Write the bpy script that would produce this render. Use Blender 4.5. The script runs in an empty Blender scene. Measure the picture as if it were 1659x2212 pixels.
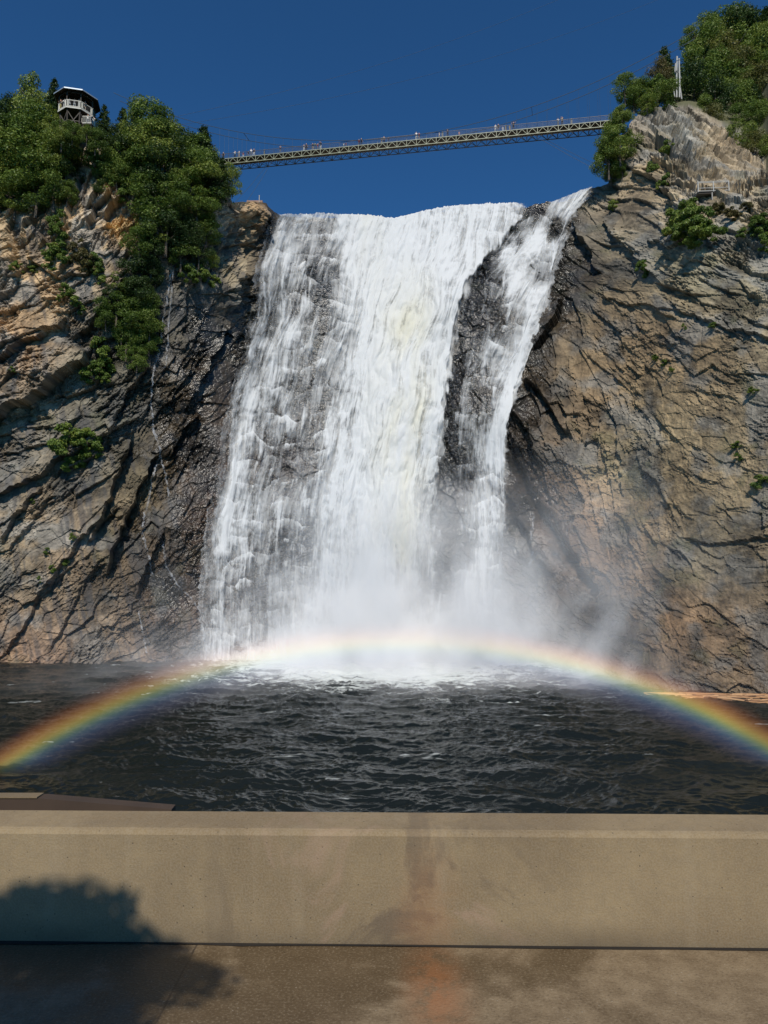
import bpy, bmesh, math, random
import numpy as np
from mathutils import Vector, Matrix
R = math.radians
random.seed(7); rng = np.random.default_rng(7)
scn = bpy.context.scene
COL = scn.collection

# ------------------------------------------------------------------ camera, world, sun, exposure
H = 11.4                      # eye height above the pool
PITCH = R(6.0); F = 1533.0    # measurements below are in pixels of a 1659 x 2212 copy of the photo
cam_d = bpy.data.cameras.new('camera'); cam_d.sensor_fit = 'HORIZONTAL'; cam_d.sensor_width = 36
cam_d.lens = F/1659*36; cam_d.clip_start = .05; cam_d.clip_end = 3000
cam = bpy.data.objects.new('camera', cam_d); COL.objects.link(cam)
cam.location = (0, 0, H); cam.rotation_euler = (math.pi/2+PITCH, 0, 0)
scn.camera = cam
SUN_EL, SUN_AZ = R(44.8), R(181.5)
S_DIR = Vector((math.sin(SUN_AZ)*math.cos(SUN_EL), math.cos(SUN_AZ)*math.cos(SUN_EL), math.sin(SUN_EL)))
w = bpy.data.worlds.new("World"); scn.world = w; w.use_nodes = True
nt = w.node_tree; bg = nt.nodes['Background']; sky = nt.nodes.new('ShaderNodeTexSky')
sky.sky_type = 'NISHITA'; sky.sun_disc = False; sky.sun_elevation = SUN_EL; sky.sun_rotation = SUN_AZ
sky.altitude = 1200; sky.air_density = 0.75; sky.dust_density = 0.15; sky.ozone_density = 3.0
tn = nt.nodes.new('ShaderNodeMix'); tn.data_type = 'RGBA'; tn.blend_type = 'MULTIPLY'; tn.inputs[0].default_value = 1; tn.inputs[7].default_value = (.40, .93, 1.27, 1)
nt.links.new(sky.outputs[0], tn.inputs[6]); nt.links.new(tn.outputs[2], bg.inputs[0]); bg.inputs[1].default_value = 0.085   # deep blue polarised-looking sky
sun_d = bpy.data.lights.new('sun', 'SUN'); sun_d.energy = 4.1; sun_d.angle = R(0.5); sun_d.color = (1, .93, .82)
sun = bpy.data.objects.new('sun', sun_d); COL.objects.link(sun)
sun.rotation_euler = (-S_DIR).to_track_quat('-Z', 'Y').to_euler()
vs = scn.view_settings; vs.view_transform = 'Standard'; vs.look = 'None'; vs.exposure = 0.0; vs.gamma = 1
cy = scn.cycles
cy.max_bounces = 8; cy.diffuse_bounces = 3; cy.glossy_bounces = 3; cy.transparent_max_bounces = 24
cy.volume_bounces = 3; cy.volume_step_rate = 1.0; cy.volume_max_steps = 256; cy.use_denoising = True
cy.caustics_reflective = False; cy.caustics_refractive = False

# ------------------------------------------------------------------ geometry of the view
CP, SP = math.cos(PITCH), math.sin(PITCH)
def ray(u, v):
    a = (np.asarray(u, float)-829.5)/F; b = (1106-np.asarray(v, float))/F
    y = CP-b*SP
    return a/y, (SP+b*CP)/y                        # x/Y , (z-H)/Y
def at(u, v, Y):
    a, b = ray(u, v); return Vector((float(a*Y), float(Y), float(H+b*Y)))
def vpix(tz):                                       # slope (z-H)/Y on the centre plane -> v
    ang = np.arctan(tz)-PITCH
    return 1106-F*np.tan(ang)

# ------------------------------------------------------------------ noise
def _h(ix, iy, s):
    n = (ix.astype(np.int64)*374761393+iy.astype(np.int64)*668265263+s*982451653) & 0xffffffff
    n = ((n ^ (n >> 13))*1274126177) & 0xffffffff
    n = ((n ^ (n >> 16))*2246822519) & 0xffffffff
    return (n ^ (n >> 15)) & 0xffffffff
def h01(ix, iy, s): return _h(ix, iy, s)/4294967295.0
def gn(x, y, s=0):
    x0 = np.floor(x); y0 = np.floor(y); fx = x-x0; fy = y-y0
    u = fx*fx*fx*(fx*(fx*6-15)+10); v = fy*fy*fy*(fy*(fy*6-15)+10)
    def g(i, j):
        a = h01(x0+i, y0+j, s)*6.2831853
        return np.cos(a)*(fx-i)+np.sin(a)*(fy-j)
    a = g(0, 0); b = g(1, 0); c = g(0, 1); d = g(1, 1)
    return ((a+(b-a)*u)*(1-v)+(c+(d-c)*u)*v)*1.5
def fbm(x, y, s=0, o=4, g=.5):
    r = 0; a = 1
    for k in range(o):
        r = r+a*gn(x*2**k+13.7*k, y*2**k-7.1*k, s+k); a *= g
    return r
def vor(x, y, s=0):
    x0 = np.floor(x); y0 = np.floor(y)
    best = np.full(x.shape, 9e9); sec = np.full(x.shape, 9e9)
    cx = np.zeros_like(x); cyy = np.zeros_like(x); dx = np.zeros_like(x); dy = np.zeros_like(x)
    for i in (-1, 0, 1):
        for j in (-1, 0, 1):
            ix = x0+i; iy = y0+j
            ex = x-(ix+h01(ix, iy, s)); ey = y-(iy+h01(ix, iy, s+1))
            d = ex*ex+ey*ey; m = d < best
            sec = np.where(m, best, np.minimum(sec, d)); best = np.where(m, d, best)
            cx = np.where(m, ix, cx); cyy = np.where(m, iy, cyy); dx = np.where(m, ex, dx); dy = np.where(m, ey, dy)
    return cx, cyy, dx, dy, np.sqrt(sec)-np.sqrt(best)
def sstep(a, b, x):
    t = np.clip((x-a)/(b-a), 0, 1); return t*t*(3-2*t)
def rbf(pts, lin=True):
    P = np.array(pts, float); n = len(P); X = P[:, :2]/300.; val = P[:, 2:]
    D = np.sqrt(((X[:, None]-X[None])**2).sum(-1)+.02)
    A = np.zeros((n+1, n+1)); A[:n, :n] = D; A[n, :n] = 1; A[:n, n] = 1
    W = np.linalg.solve(A+np.diag([1e-6]*n+[0]), np.vstack([val, np.zeros((1, val.shape[1]))]))
    def f(u, v):
        u = np.asarray(u, float)/300; v = np.asarray(v, float)/300
        r = np.zeros(np.broadcast(u, v).shape+(val.shape[1],))+W[n]
        for k in range(n):
            d = np.sqrt((u-X[k, 0])**2+(v-X[k, 1])**2+.02); r = r+d[..., None]*W[k]
        return r[..., 0] if val.shape[1] == 1 else r
    return f
def seg_dist(u, v, poly):
    """distance (px) to a polyline, sign + above it; also 0..1 along it"""
    best = np.full(u.shape, 9e9); sg = np.zeros(u.shape); al = np.zeros(u.shape)
    n = len(poly)-1
    for k in range(n):
        (x0, y0), (x1, y1) = poly[k], poly[k+1]
        dx, dy = x1-x0, y1-y0; L = dx*dx+dy*dy
        t = np.clip(((u-x0)*dx+(v-y0)*dy)/L, 0, 1)
        d = np.hypot(u-x0-t*dx, v-y0-t*dy); m = d < best
        s = np.sign((u-x0)*dy-(v-y0)*dx)*(1 if dx >= 0 else -1)
        best = np.where(m, d, best); sg = np.where(m, s, sg); al = np.where(m, (k+t)/n, al)
    return best, sg, al
def poly_x(poly, v):
    P = np.array(poly, float); return np.interp(v, P[:, 1], P[:, 0])

# ------------------------------------------------------------------ materials
def mat(name):
    m = bpy.data.materials.new(name); m.use_nodes = True
    return m, m.node_tree, m.node_tree.nodes['Principled BSDF']
def nd(t, kind, **kw):
    n = t.nodes.new('ShaderNode'+kind)
    for k, v in kw.items():
        if k.startswith('i_'):
            n.inputs[int(k[2:]) if k[2:].isdigit() else k[2:].replace('_', ' ')].default_value = v
        else: setattr(n, k, v)
    return n
def ln(t, a, b): t.links.new(a, b)
def mth(t, op, a, b=None, c=None, clamp=False):
    n = t.nodes.new('ShaderNodeMath'); n.operation = op; n.use_clamp = clamp
    for i, x in enumerate((a, b, c)):
        if x is None: continue
        if hasattr(x, 'is_output'): t.links.new(x, n.inputs[i])
        else: n.inputs[i].default_value = x
    return n.outputs[0]
def mrange(t, x, a, b, c, d, interp='SMOOTHSTEP'):
    n = t.nodes.new('ShaderNodeMapRange'); n.interpolation_type = interp
    for i, q in enumerate((x, a, b, c, d)):
        if hasattr(q, 'is_output'): t.links.new(q, n.inputs[i])
        else: n.inputs[i].default_value = q
    return n.outputs[0]
def mixc(t, f, a, b, mode='MIX'):
    n = t.nodes.new('ShaderNodeMix'); n.data_type = 'RGBA'; n.blend_type = mode
    for s, q in ((n.inputs[0], f), (n.inputs[6], a), (n.inputs[7], b)):
        if hasattr(q, 'is_output'): t.links.new(q, s)
        else: s.default_value = q if not isinstance(q, tuple) or len(q) == 4 else (*q, 1)
    return n.outputs[2]
def noise(t, vec, scale, detail=4, rough=.55, dist=0):
    n = t.nodes.new('ShaderNodeTexNoise'); n.inputs['Scale'].default_value = scale
    n.inputs['Detail'].default_value = detail; n.inputs['Roughness'].default_value = rough; n.inputs['Distortion'].default_value = dist
    if vec is not None: t.links.new(vec, n.inputs['Vector'])
    return n.outputs[0]
def mapping(t, vec, scale=(1, 1, 1), rot=(0, 0, 0), loc=(0, 0, 0)):
    n = t.nodes.new('ShaderNodeMapping'); n.inputs['Scale'].default_value = scale; n.inputs['Rotation'].default_value = rot
    n.inputs['Location'].default_value = loc; t.links.new(vec, n.inputs['Vector']); return n.outputs[0]
def bump(t, b, h, strength=.5, dist=.1):
    n = t.nodes.new('ShaderNodeBump'); n.inputs['Strength'].default_value = strength; n.inputs['Distance'].default_value = dist
    t.links.new(h, n.inputs['Height']); t.links.new(n.outputs[0], b.inputs['Normal'])
def plain(name, col, rough=.6, metal=0, var=.15, scale=3):
    m, t, b = mat(name); tc = nd(t, 'TexCoord')
    f = noise(t, tc.outputs['Object'], scale, 3)
    c = mixc(t, f, tuple(x*(1-var) for x in col), tuple(min(1, x*(1+var)) for x in col))
    ln(t, c, b.inputs['Base Color']); b.inputs['Roughness'].default_value = rough; b.inputs['Metallic'].default_value = metal
    return m

# ------------------------------------------------------------------ object helpers
def tag(o, label=None, cat=None, group=None, kind=None):
    if label: o['label'] = label
    if cat: o['category'] = cat
    if group: o['group'] = group
    if kind: o['kind'] = kind
    return o
def link(name, me, parent=None, mats=()):
    for m in mats: me.materials.append(m)
    o = bpy.data.objects.new(name, me); COL.objects.link(o)
    if parent: o.parent = parent
    return o
def empty(name, loc=(0, 0, 0), rz=0):
    o = bpy.data.objects.new(name, None); COL.objects.link(o); o.location = loc; o.rotation_euler = (0, 0, rz); o.empty_display_size = .2
    return o
def npmesh(name, V, Q, smooth=False):
    V = np.ascontiguousarray(V, dtype=np.float32); Q = np.ascontiguousarray(Q, dtype=np.int32)
    me = bpy.data.meshes.new(name); nf, k = Q.shape
    me.vertices.add(len(V)); me.vertices.foreach_set('co', V.ravel())
    me.loops.add(nf*k); me.loops.foreach_set('vertex_index', Q.ravel())
    me.polygons.add(nf); me.polygons.foreach_set('loop_start', np.arange(0, nf*k, k, dtype=np.int32))
    me.polygons.foreach_set('use_smooth', np.full(nf, smooth, dtype=bool))
    me.update(calc_edges=True); return me
def grid_quads(nr, nc, flip=False):
    i = np.arange(nr*nc).reshape(nr, nc)
    q = np.stack([i[:-1, :-1], i[:-1, 1:], i[1:, 1:], i[1:, :-1]], -1).reshape(-1, 4)
    return q[:, ::-1] if flip else q
def attr(me, name, arr, typ='FLOAT'):
    a = me.attributes.new(name, typ, 'POINT')
    if typ == 'FLOAT': a.data.foreach_set('value', np.ascontiguousarray(arr, dtype=np.float32).ravel())
    elif typ == 'FLOAT_COLOR': a.data.foreach_set('color', np.ascontiguousarray(arr, dtype=np.float32).ravel())
    elif typ == 'FLOAT_VECTOR': a.data.foreach_set('vector', np.ascontiguousarray(arr, dtype=np.float32).ravel())
class MB:
    """collects boxes, bars and tubes; build() links them as one mesh object"""
    def __init__(s): s.v = []; s.f = []; s.mi = []
    def add(s, vs, fs, mi=0):
        o = len(s.v); s.v += [tuple(x) for x in vs]; s.f += [tuple(i+o for i in f) for f in fs]; s.mi += [mi]*len(fs)
    def box(s, lo, hi, mi=0):
        (a, b, c), (d, e, g) = lo, hi
        s.add([(a, b, c), (d, b, c), (d, e, c), (a, e, c), (a, b, g), (d, b, g), (d, e, g), (a, e, g)],
              [(0, 3, 2, 1), (4, 5, 6, 7), (0, 1, 5, 4), (1, 2, 6, 5), (2, 3, 7, 6), (3, 0, 4, 7)], mi)
    def bar(s, p, q, wd, ht=None, mi=0):
        p = Vector(p); q = Vector(q); d = (q-p).normalized(); ht = ht or wd
        up = Vector((0, 0, 1)) if abs(d.z) < .95 else Vector((0, 1, 0))
        x = d.cross(up).normalized()*wd/2; y = x.cross(d).normalized()*ht/2
        s.add([p-x-y, p+x-y, p+x+y, p-x+y, q-x-y, q+x-y, q+x+y, q-x+y],
              [(0, 3, 2, 1), (4, 5, 6, 7), (0, 1, 5, 4), (1, 2, 6, 5), (2, 3, 7, 6), (3, 0, 4, 7)], mi)
    def tube(s, pts, rad, n=6, mi=0):
        pts = [Vector(p) for p in pts]; rad = rad if hasattr(rad, '__len__') else [rad]*len(pts); vs = []
        for i, p in enumerate(pts):
            d = (pts[min(i+1, len(pts)-1)]-pts[max(i-1, 0)]).normalized()
            a = d.orthogonal().normalized() if i == 0 else (a-d*a.dot(d)).normalized()
            b = d.cross(a)
            vs += [p+(a*math.cos(k*6.2832/n)+b*math.sin(k*6.2832/n))*rad[i] for k in range(n)]
        fs = [(i*n+k, i*n+(k+1) % n, (i+1)*n+(k+1) % n, (i+1)*n+k) for i in range(len(pts)-1) for k in range(n)]
        fs += [tuple(range(n))[::-1], tuple((len(pts)-1)*n+k for k in range(n))]
        s.add(vs, fs, mi)
    def mesh(s, name):
        me = bpy.data.meshes.new(name); me.from_pydata(s.v, [], s.f); me.polygons.foreach_set('material_index', s.mi); me.update(); return me
    def build(s, name, mats, parent=None):
        return link(name, s.mesh(name), parent, mats if isinstance(mats, (list, tuple)) else [mats])

# ================================================================== THE CLIFF
DEPTH = rbf([(-500, 1450, 97), (-500, 700, 97), (-500, 150, 108),
 (0, 1435, 106), (200, 1435, 106.5), (430, 1440, 109), (0, 1150, 105.5), (200, 1150, 106), (400, 1150, 110),
 (0, 850, 105), (200, 850, 106), (330, 850, 109), (420, 850, 113), (480, 850, 117),
 (0, 550, 106), (150, 550, 105), (300, 600, 107), (450, 600, 112), (520, 600, 117), (550, 560, 121.5),
 (0, 380, 109), (160, 320, 106), (250, 400, 107), (350, 430, 108), (450, 430, 111), (495, 440, 114.5), (520, 470, 119), (560, 465, 123), (590, 465, 127),
 (610, 470, 129.5), (850, 475, 132), (1100, 450, 133), (570, 700, 122), (520, 900, 118.5), (470, 1150, 113), (440, 1420, 110),
 (700, 700, 125), (700, 1000, 118), (700, 1420, 112), (900, 700, 124), (900, 1000, 118.5), (900, 1420, 113),
 (1000, 650, 122), (960, 900, 118), (960, 1200, 113.5), (990, 1420, 111),
 (1240, 450, 131), (1150, 600, 125), (1080, 800, 120), (1050, 1000, 117), (1030, 1200, 114), (1060, 1420, 109),
 (1300, 410, 129), (1340, 390, 125), (1250, 600, 121), (1170, 760, 118), (1110, 900, 115.5), (1110, 1100, 113), (1180, 1300, 108), (1200, 1430, 102),
 (1300, 800, 110), (1300, 1050, 106), (1300, 1300, 99), (1320, 1460, 90), (1400, 1490, 80.5),
 (1450, 1000, 93), (1450, 700, 97), (1450, 1250, 87), (1659, 1000, 82), (1659, 700, 85), (1659, 1250, 79), (1659, 1505, 75.6),
 (1500, 500, 98), (1659, 500, 92), (1380, 480, 112), (1540, 420, 101), (1659, 400, 100),
 (1380, 300, 124), (1360, 260, 130), (1460, 300, 122), (1460, 230, 137), (1560, 280, 130), (1650, 370, 112),
 (2150, 1550, 60), (2150, 900, 64), (2150, 300, 95)])
TOP = np.array([(-500, 300), (-100, 330), (0, 335), (100, 320), (150, 300), (190, 300), (250, 330), (330, 370), (400, 400), (445, 412), (480, 412), (497, 420), (502, 440),
 (512, 437), (545, 436), (574, 440), (592, 458), (610, 468), (700, 470), (850, 478), (930, 462), (1000, 450), (1110, 446), (1135, 448), (1160, 440), (1180, 437), (1210, 438),
 (1250, 424), (1275, 408), (1300, 402), (1318, 392), (1340, 330), (1362, 264), (1385, 240), (1440, 230), (1490, 232), (1540, 262), (1600, 302), (1640, 345), (1659, 372), (1720, 420), (2150, 500)], float)
BASE_Y = np.array([(-500, 97), (0, 106), (200, 106.5), (430, 109), (700, 112), (900, 113), (1060, 109), (1200, 102), (1320, 90), (1400, 80.5), (1659, 75.6), (2150, 60)], float)
# dip of the bedding (degrees, + rises to the right)
DIP = rbf([(0, 500, 30), (100, 700, 32), (100, 850, 33), (150, 1000, 36), (60, 1200, 50), (300, 900, 52), (330, 1150, 64), (400, 800, 62), (450, 600, 68), (430, 1050, 62), (150, 1370, 42),
 (200, 420, 74), (260, 500, 62), (480, 470, 75), (600, 700, 8), (700, 1000, 3), (800, 1300, 0), (900, 600, 0), (980, 700, -40), (970, 1100, -60), (1080, 700, -74), (1100, 1000, -62), (1200, 1100, -54),
 (1250, 1300, -48), (1150, 900, -56), (1300, 800, -45), (1450, 300, -40), (1560, 330, -36), (1500, 600, -14), (1630, 640, -8), (1520, 850, -20), (1500, 1000, -30), (1345, 950, -75), (1345, 1150, -75),
 (1560, 1220, -12), (1400, 700, -30), (1280, 500, -52), (1600, 1430, -20), (1200, 500, -60)])
# ledges: (polyline in px, overhang m, reach px above, undercut m, reach px below)
LEDGES = [
 ([(-60, 935), (0, 905), (60, 868), (120, 830), (185, 780), (200, 750)], 2.6, 60, 1.2, 45),
 ([(-60, 800), (0, 780), (60, 742), (115, 715), (160, 690)], 1.5, 40, .5, 25),
 ([(150, 740), (205, 690), (250, 640), (275, 600)], 1.4, 40, .6, 25),
 ([(-60, 1090), (0, 1068), (80, 1030), (150, 985), (230, 940), (262, 905)], 1.3, 35, .7, 30),
 ([(0, 1180), (40, 1110), (90, 1050)], .8, 20, .8, 14),
 ([(20, 1190), (70, 1120), (120, 1060)], .9, 16, .7, 12),
 ([(90, 1280), (140, 1215), (175, 1165), (215, 1130), (270, 1085)], 1.6, 36, .9, 28),
 ([(0, 1420), (50, 1360), (80, 1300), (130, 1240)], 1.3, 36, .6, 22),
 ([(190, 1180), (230, 1100), (262, 1010), (290, 940)], 1.5, 26, 1.0, 24),
 ([(225, 1260), (260, 1150), (300, 1060), (345, 960)], 1.5, 24, 1.2, 24),
 ([(245, 920), (275, 850), (320, 790)], 1.4, 24, .9, 22),
 ([(390, 900), (420, 840), (460, 760), (500, 690)], 1.2, 22, .9, 20),
 ([(360, 1000), (390, 930), (430, 890)], 1.2, 20, 1.0, 22),
 ([(495, 680), (515, 600), (530, 520)], 1.6, 22, 1.4, 20),
 ([(470, 540), (495, 500), (505, 450)], 1.2, 20, 1.4, 22),
 ([(290, 1290), (320, 1220), (355, 1140)], .9, 18, .8, 18),
 ([(100, 1420), (150, 1330), (180, 1260)], .9, 22, .6, 20),
 ([(60, 560), (130, 600), (200, 590)], .8, 20, .4, 14),
 ([(150, 480), (165, 430), (175, 380)], 1.0, 16, .8, 14), ([(190, 500), (205, 440), (215, 390)], 1.0, 16, .9, 16), ([(215, 470), (245, 440), (270, 430)], 1.5, 24, 1.5, 26),
 ([(1085, 900), (1100, 960), (1125, 1030), (1165, 1100), (1215, 1180), (1260, 1250), (1290, 1310)], -2.2, 20, 1.6, 30),
 ([(1090, 1060), (1120, 1120), (1160, 1190), (1200, 1250)], 1.2, 18, 1.0, 20),
 ([(1130, 820), (1165, 850), (1200, 900), (1230, 950)], 1.4, 20, .8, 20),
 ([(1100, 880), (1140, 930), (1160, 990)], 1.0, 20, .8, 18),
 ([(1235, 470), (1250, 520), (1280, 540), (1300, 600)], 1.3, 20, .9, 20),
 ([(1300, 470), (1330, 510), (1380, 560), (1420, 600)], 1.4, 24, .9, 22),
 ([(1400, 520), (1440, 530), (1490, 520)], 1.0, 24, .6, 14),
 ([(1600, 565), (1630, 590), (1659, 600), (1720, 610)], 1.0, 24, .6, 14),
 ([(1300, 640), (1350, 660), (1400, 655), (1460, 690)], .9, 20, .4, 14),
 ([(1440, 655), (1520, 690), (1600, 720), (1700, 735)], 1.2, 26, .4, 14),
 ([(1360, 370), (1410, 385), (1440, 420), (1460, 440)], 1.2, 30, .9, 20),
 ([(1430, 280), (1480, 330), (1530, 360), (1570, 400)], .7, 24, .4, 18),
 ([(1500, 250), (1560, 310), (1620, 370)], .5, 20, .3, 16), ([(1400, 330), (1450, 370), (1490, 380)], 1.0, 20, .6, 14),
 ([(1330, 860), (1338, 960), (1350, 1080)], .9, 24, .5, 14),
 ([(1470, 1160), (1540, 1180), (1600, 1170), (1720, 1150)], .9, 24, .5, 16),
 ([(1150, 760), (1200, 690), (1215, 640)], 1.2, 20, 1.2, 22),
]
WETP = rbf([(0, 1000, .1), (0, 1400, .12), (0, 600, 0), (200, 500, 0), (200, 900, .12), (200, 1200, .15), (260, 1400, .3), (330, 600, .55), (330, 800, .7), (300, 1000, .5), (380, 1000, .85), (430, 700, .75), (420, 1250, .9), (350, 1300, .75),
 (460, 560, .35), (470, 460, .1), (535, 460, .1), (580, 490, .85), (565, 580, 1), (530, 560, .25), (500, 620, .15), (520, 720, 1), (480, 900, 1), (700, 700, 1), (800, 1200, 1), (950, 900, 1), (1080, 600, 1), (1180, 480, 1), (1230, 560, 1), (1200, 680, .95),
 (1140, 780, .95), (1110, 900, 1), (1160, 1050, .95), (1220, 1200, .8), (1260, 1330, .8), (1130, 1250, 1), (1200, 1400, .9), (1290, 500, .35), (1250, 760, .2), (1250, 950, .2), (1290, 1100, .15), (1330, 1260, .5), (1350, 1370, .6),
 (1450, 1400, .4), (1659, 1450, .45), (1500, 1250, .15), (1600, 1000, 0), (1450, 800, 0), (1500, 600, 0), (1450, 300, 0), (1659, 700, 0), (1310, 450, .2)])
# base albedo painted by region: ochre / grey / brown
TINT = rbf([(0, 480, .30, .235, .155), (110, 620, .36, .265, .165), (250, 470, .40, .27, .13), (240, 560, .34, .26, .17), (180, 400, .33, .27, .20), (80, 760, .30, .215, .14), (180, 700, .24, .20, .145), (160, 830, .20, .18, .145), (60, 950, .16, .145, .12),
 (200, 1000, .15, .135, .11), (90, 1130, .25, .195, .135), (150, 1180, .24, .185, .13), (40, 1250, .20, .165, .12), (230, 1290, .15, .12, .09), (330, 1050, .14, .115, .075), (300, 700, .13, .12, .10), (370, 650, .15, .145, .13), (420, 800, .14, .115, .085), (440, 1050, .15, .10, .075), (430, 1300, .14, .10, .08),
 (60, 1400, .25, .175, .125), (240, 1390, .20, .155, .115), (350, 1400, .2, .14, .105), (470, 470, .25, .235, .20), (540, 455, .28, .20, .12), (550, 500, .25, .19, .12), (495, 600, .22, .19, .14),
 (700, 900, .085, .088, .10), (650, 550, .085, .088, .10), (600, 1250, .085, .088, .10), (1000, 700, .08, .085, .095), (1150, 550, .085, .088, .095), (1020, 1000, .085, .088, .10), (1270, 480, .16, .14, .11), (1380, 450, .21, .175, .125), (1330, 600, .165, .145, .11), (1230, 750, .22, .175, .12), (1300, 900, .21, .17, .12), (1400, 850, .225, .185, .125), (1550, 900, .21, .18, .13),
 (1450, 1050, .21, .175, .12), (1600, 1100, .19, .165, .12), (1350, 1000, .23, .205, .15), (1240, 1130, .23, .16, .115), (1280, 1260, .22, .16, .12), (1150, 1000, .13, .10, .08), (1500, 1220, .15, .14, .115), (1450, 1330, .2, .145, .10), (1600, 1350, .17, .135, .10),
 (1560, 1460, .19, .15, .11), (1350, 1400, .13, .115, .10), (1500, 600, .20, .195, .15), (1620, 660, .22, .21, .165), (1580, 480, .27, .23, .165), (1450, 300, .22, .20, .155), (1400, 340, .26, .215, .15), (1560, 300, .26, .215, .155), (1640, 420, .25, .215, .16), (1500, 400, .25, .21, .15), (1420, 260, .2, .19, .17), (1540, 740, .22, .18, .125), (1420, 720, .23, .185, .13)])
AMP = rbf([(0, 500, .9), (100, 850, .9), (100, 1150, .42), (300, 900, .9), (400, 1100, .6), (450, 600, .7), (480, 460, .6), (200, 420, 1.2), (700, 700, .26), (650, 500, .26), (900, 550, .22), (700, 1200, .3), (560, 900, .3), (1000, 800, .4), (1180, 480, .4), (1120, 600, .38), (1060, 1100, .35), (1050, 800, .35), (1150, 1000, .9), (1250, 1200, .5), (1300, 700, .36), (1400, 620, .34), (1600, 620, .5),
 (1300, 900, .42), (1500, 900, .22), (1600, 1100, .22), (1500, 1300, .22), (1600, 1450, .32), (1330, 1150, .42), (1400, 800, .32), (1500, 650, .42), (1450, 300, 1.15), (1600, 350, 1.1), (1540, 280, 1.1), (1400, 270, 1.0), (540, 470, 1.2), (500, 600, 1.0), (1300, 500, .5), (1400, 470, .35), (300, 1380, .6)])

def strata(X, Z, dip):
    """layered, jointed rock relief for points in pseudo metres; returns (relief, tint)"""
    angs = [-78, -58, -40, -20, 0, 30, 46, 62, 78]
    D = np.zeros_like(X); T = np.zeros_like(X); S = np.zeros_like(X)
    fz_ = .22+1.05*sstep(-.32, .32, fbm(X/7+60, Z/7, 23, 3))     # smooth slabs against shattered zones
    wx = .55*fbm(X/9, Z/9, 3, 3); wz = .42*fbm(X/8+40, Z/8, 5, 3)+.10*gn(X/1.3, Z/1.3, 6)
    for i, a in enumerate(angs):
        lo = angs[i-1] if i else -200; hi = angs[i+1] if i < len(angs)-1 else 200
        wgt = np.where(dip < a, (dip-lo)/(a-lo), (hi-dip)/(hi-a)); wgt = sstep(.25, .75, np.clip(wgt, 0, 1))
        m = wgt > .004
        if not m.any(): continue
        c, s = math.cos(R(a)), math.sin(R(a)); x = X[m]+wx[m]; z = Z[m]+wz[m]
        al = x*c+z*s; q = -x*s+z*c; sd = 100+i*17
        d = np.zeros_like(al); t = np.zeros_like(al)
        fg = fz_[m]
        for (La, Lq, A, tl) in ((6.5, 3.4, .95, 1.2), (2.2, 1.25, .50*fg, 1.5), (.9, .55, .27*fg, 1.6), (.45, .30, .12*fg, 1.6)):
            cx, cyy, dx, dy, e = vor(al/La+.35*q/Lq, q/Lq, sd); sd += 3
            r = h01(cx, cyy, sd+40)-.5
            d += A*(r*1.2+tl*(dx*(h01(cx, cyy, sd+41)-.5)*1.6-dy*(.15+.75*h01(cx, cyy, sd+42))))
            if La > 5: d -= A*.16*(1-sstep(0, .07, e))
            t += r*(.5 if La > 5 else .42)
        for L, A in ((4.2, .5), (1.5, .22)):
            ph = q/L+.25*gn(al/(L*3), q/(L*3), sd+7); k = np.floor(ph); fr = ph-k
            ra = h01(k, np.floor(al/(L*2.2)+h01(k, k, sd)*5), sd+9)
            d += A*(1-fr)*np.clip(ra*2.6-1.4, 0, 1.3)*(1 if L > 2 else fg)
        D[m] += wgt[m]*d; T[m] += wgt[m]*t; S[m] += wgt[m]
    D /= S+1e-6; T /= S+1e-6
    # cross joints: angular blocks that ignore the bedding
    for L, A, sd in ((3.4, .42, 900), (1.1, .24*fz_, 910), (.5, .12*fz_, 920)):
        cx, cyy, dx, dy, e = vor((X+wx+.35*Z)/L, (Z*1.1-.2*X)/L, sd); r1 = h01(cx, cyy, sd+5)-.5
        D += A*(r1+1.5*(dx*(h01(cx, cyy, sd+6)-.5)-dy*(h01(cx, cyy, sd+7)-.25))); T += .25*r1
    return D, T

us = np.concatenate([np.linspace(-480, -12, 60), np.arange(-10, 1670, 1.75), np.linspace(1674, 2140, 60)])
NR, NB = 660, 8
tt = np.linspace(0, 1, NR)
yb = np.interp(us, BASE_Y[:, 0], BASE_Y[:, 1]); v_bot = vpix((-2.0-H)/yb)
v_top = np.interp(us, TOP[:, 0], TOP[:, 1])+1.6*gn(us/9, us*0, 2)+2.2*gn(us/23, us*0+3, 4)
U = np.repeat(us[None], NR, 0); MIDV, MIDT = 640.0, .67
V = np.where(tt[:, None] < MIDT, v_bot[None]+(MIDV-v_bot)[None]*tt[:, None]/MIDT, MIDV+(v_top-MIDV)[None]*np.clip((tt[:, None]-MIDT)/(1-MIDT), 0, 1)**1.0)
Yd = DEPTH(U, V)
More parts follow.
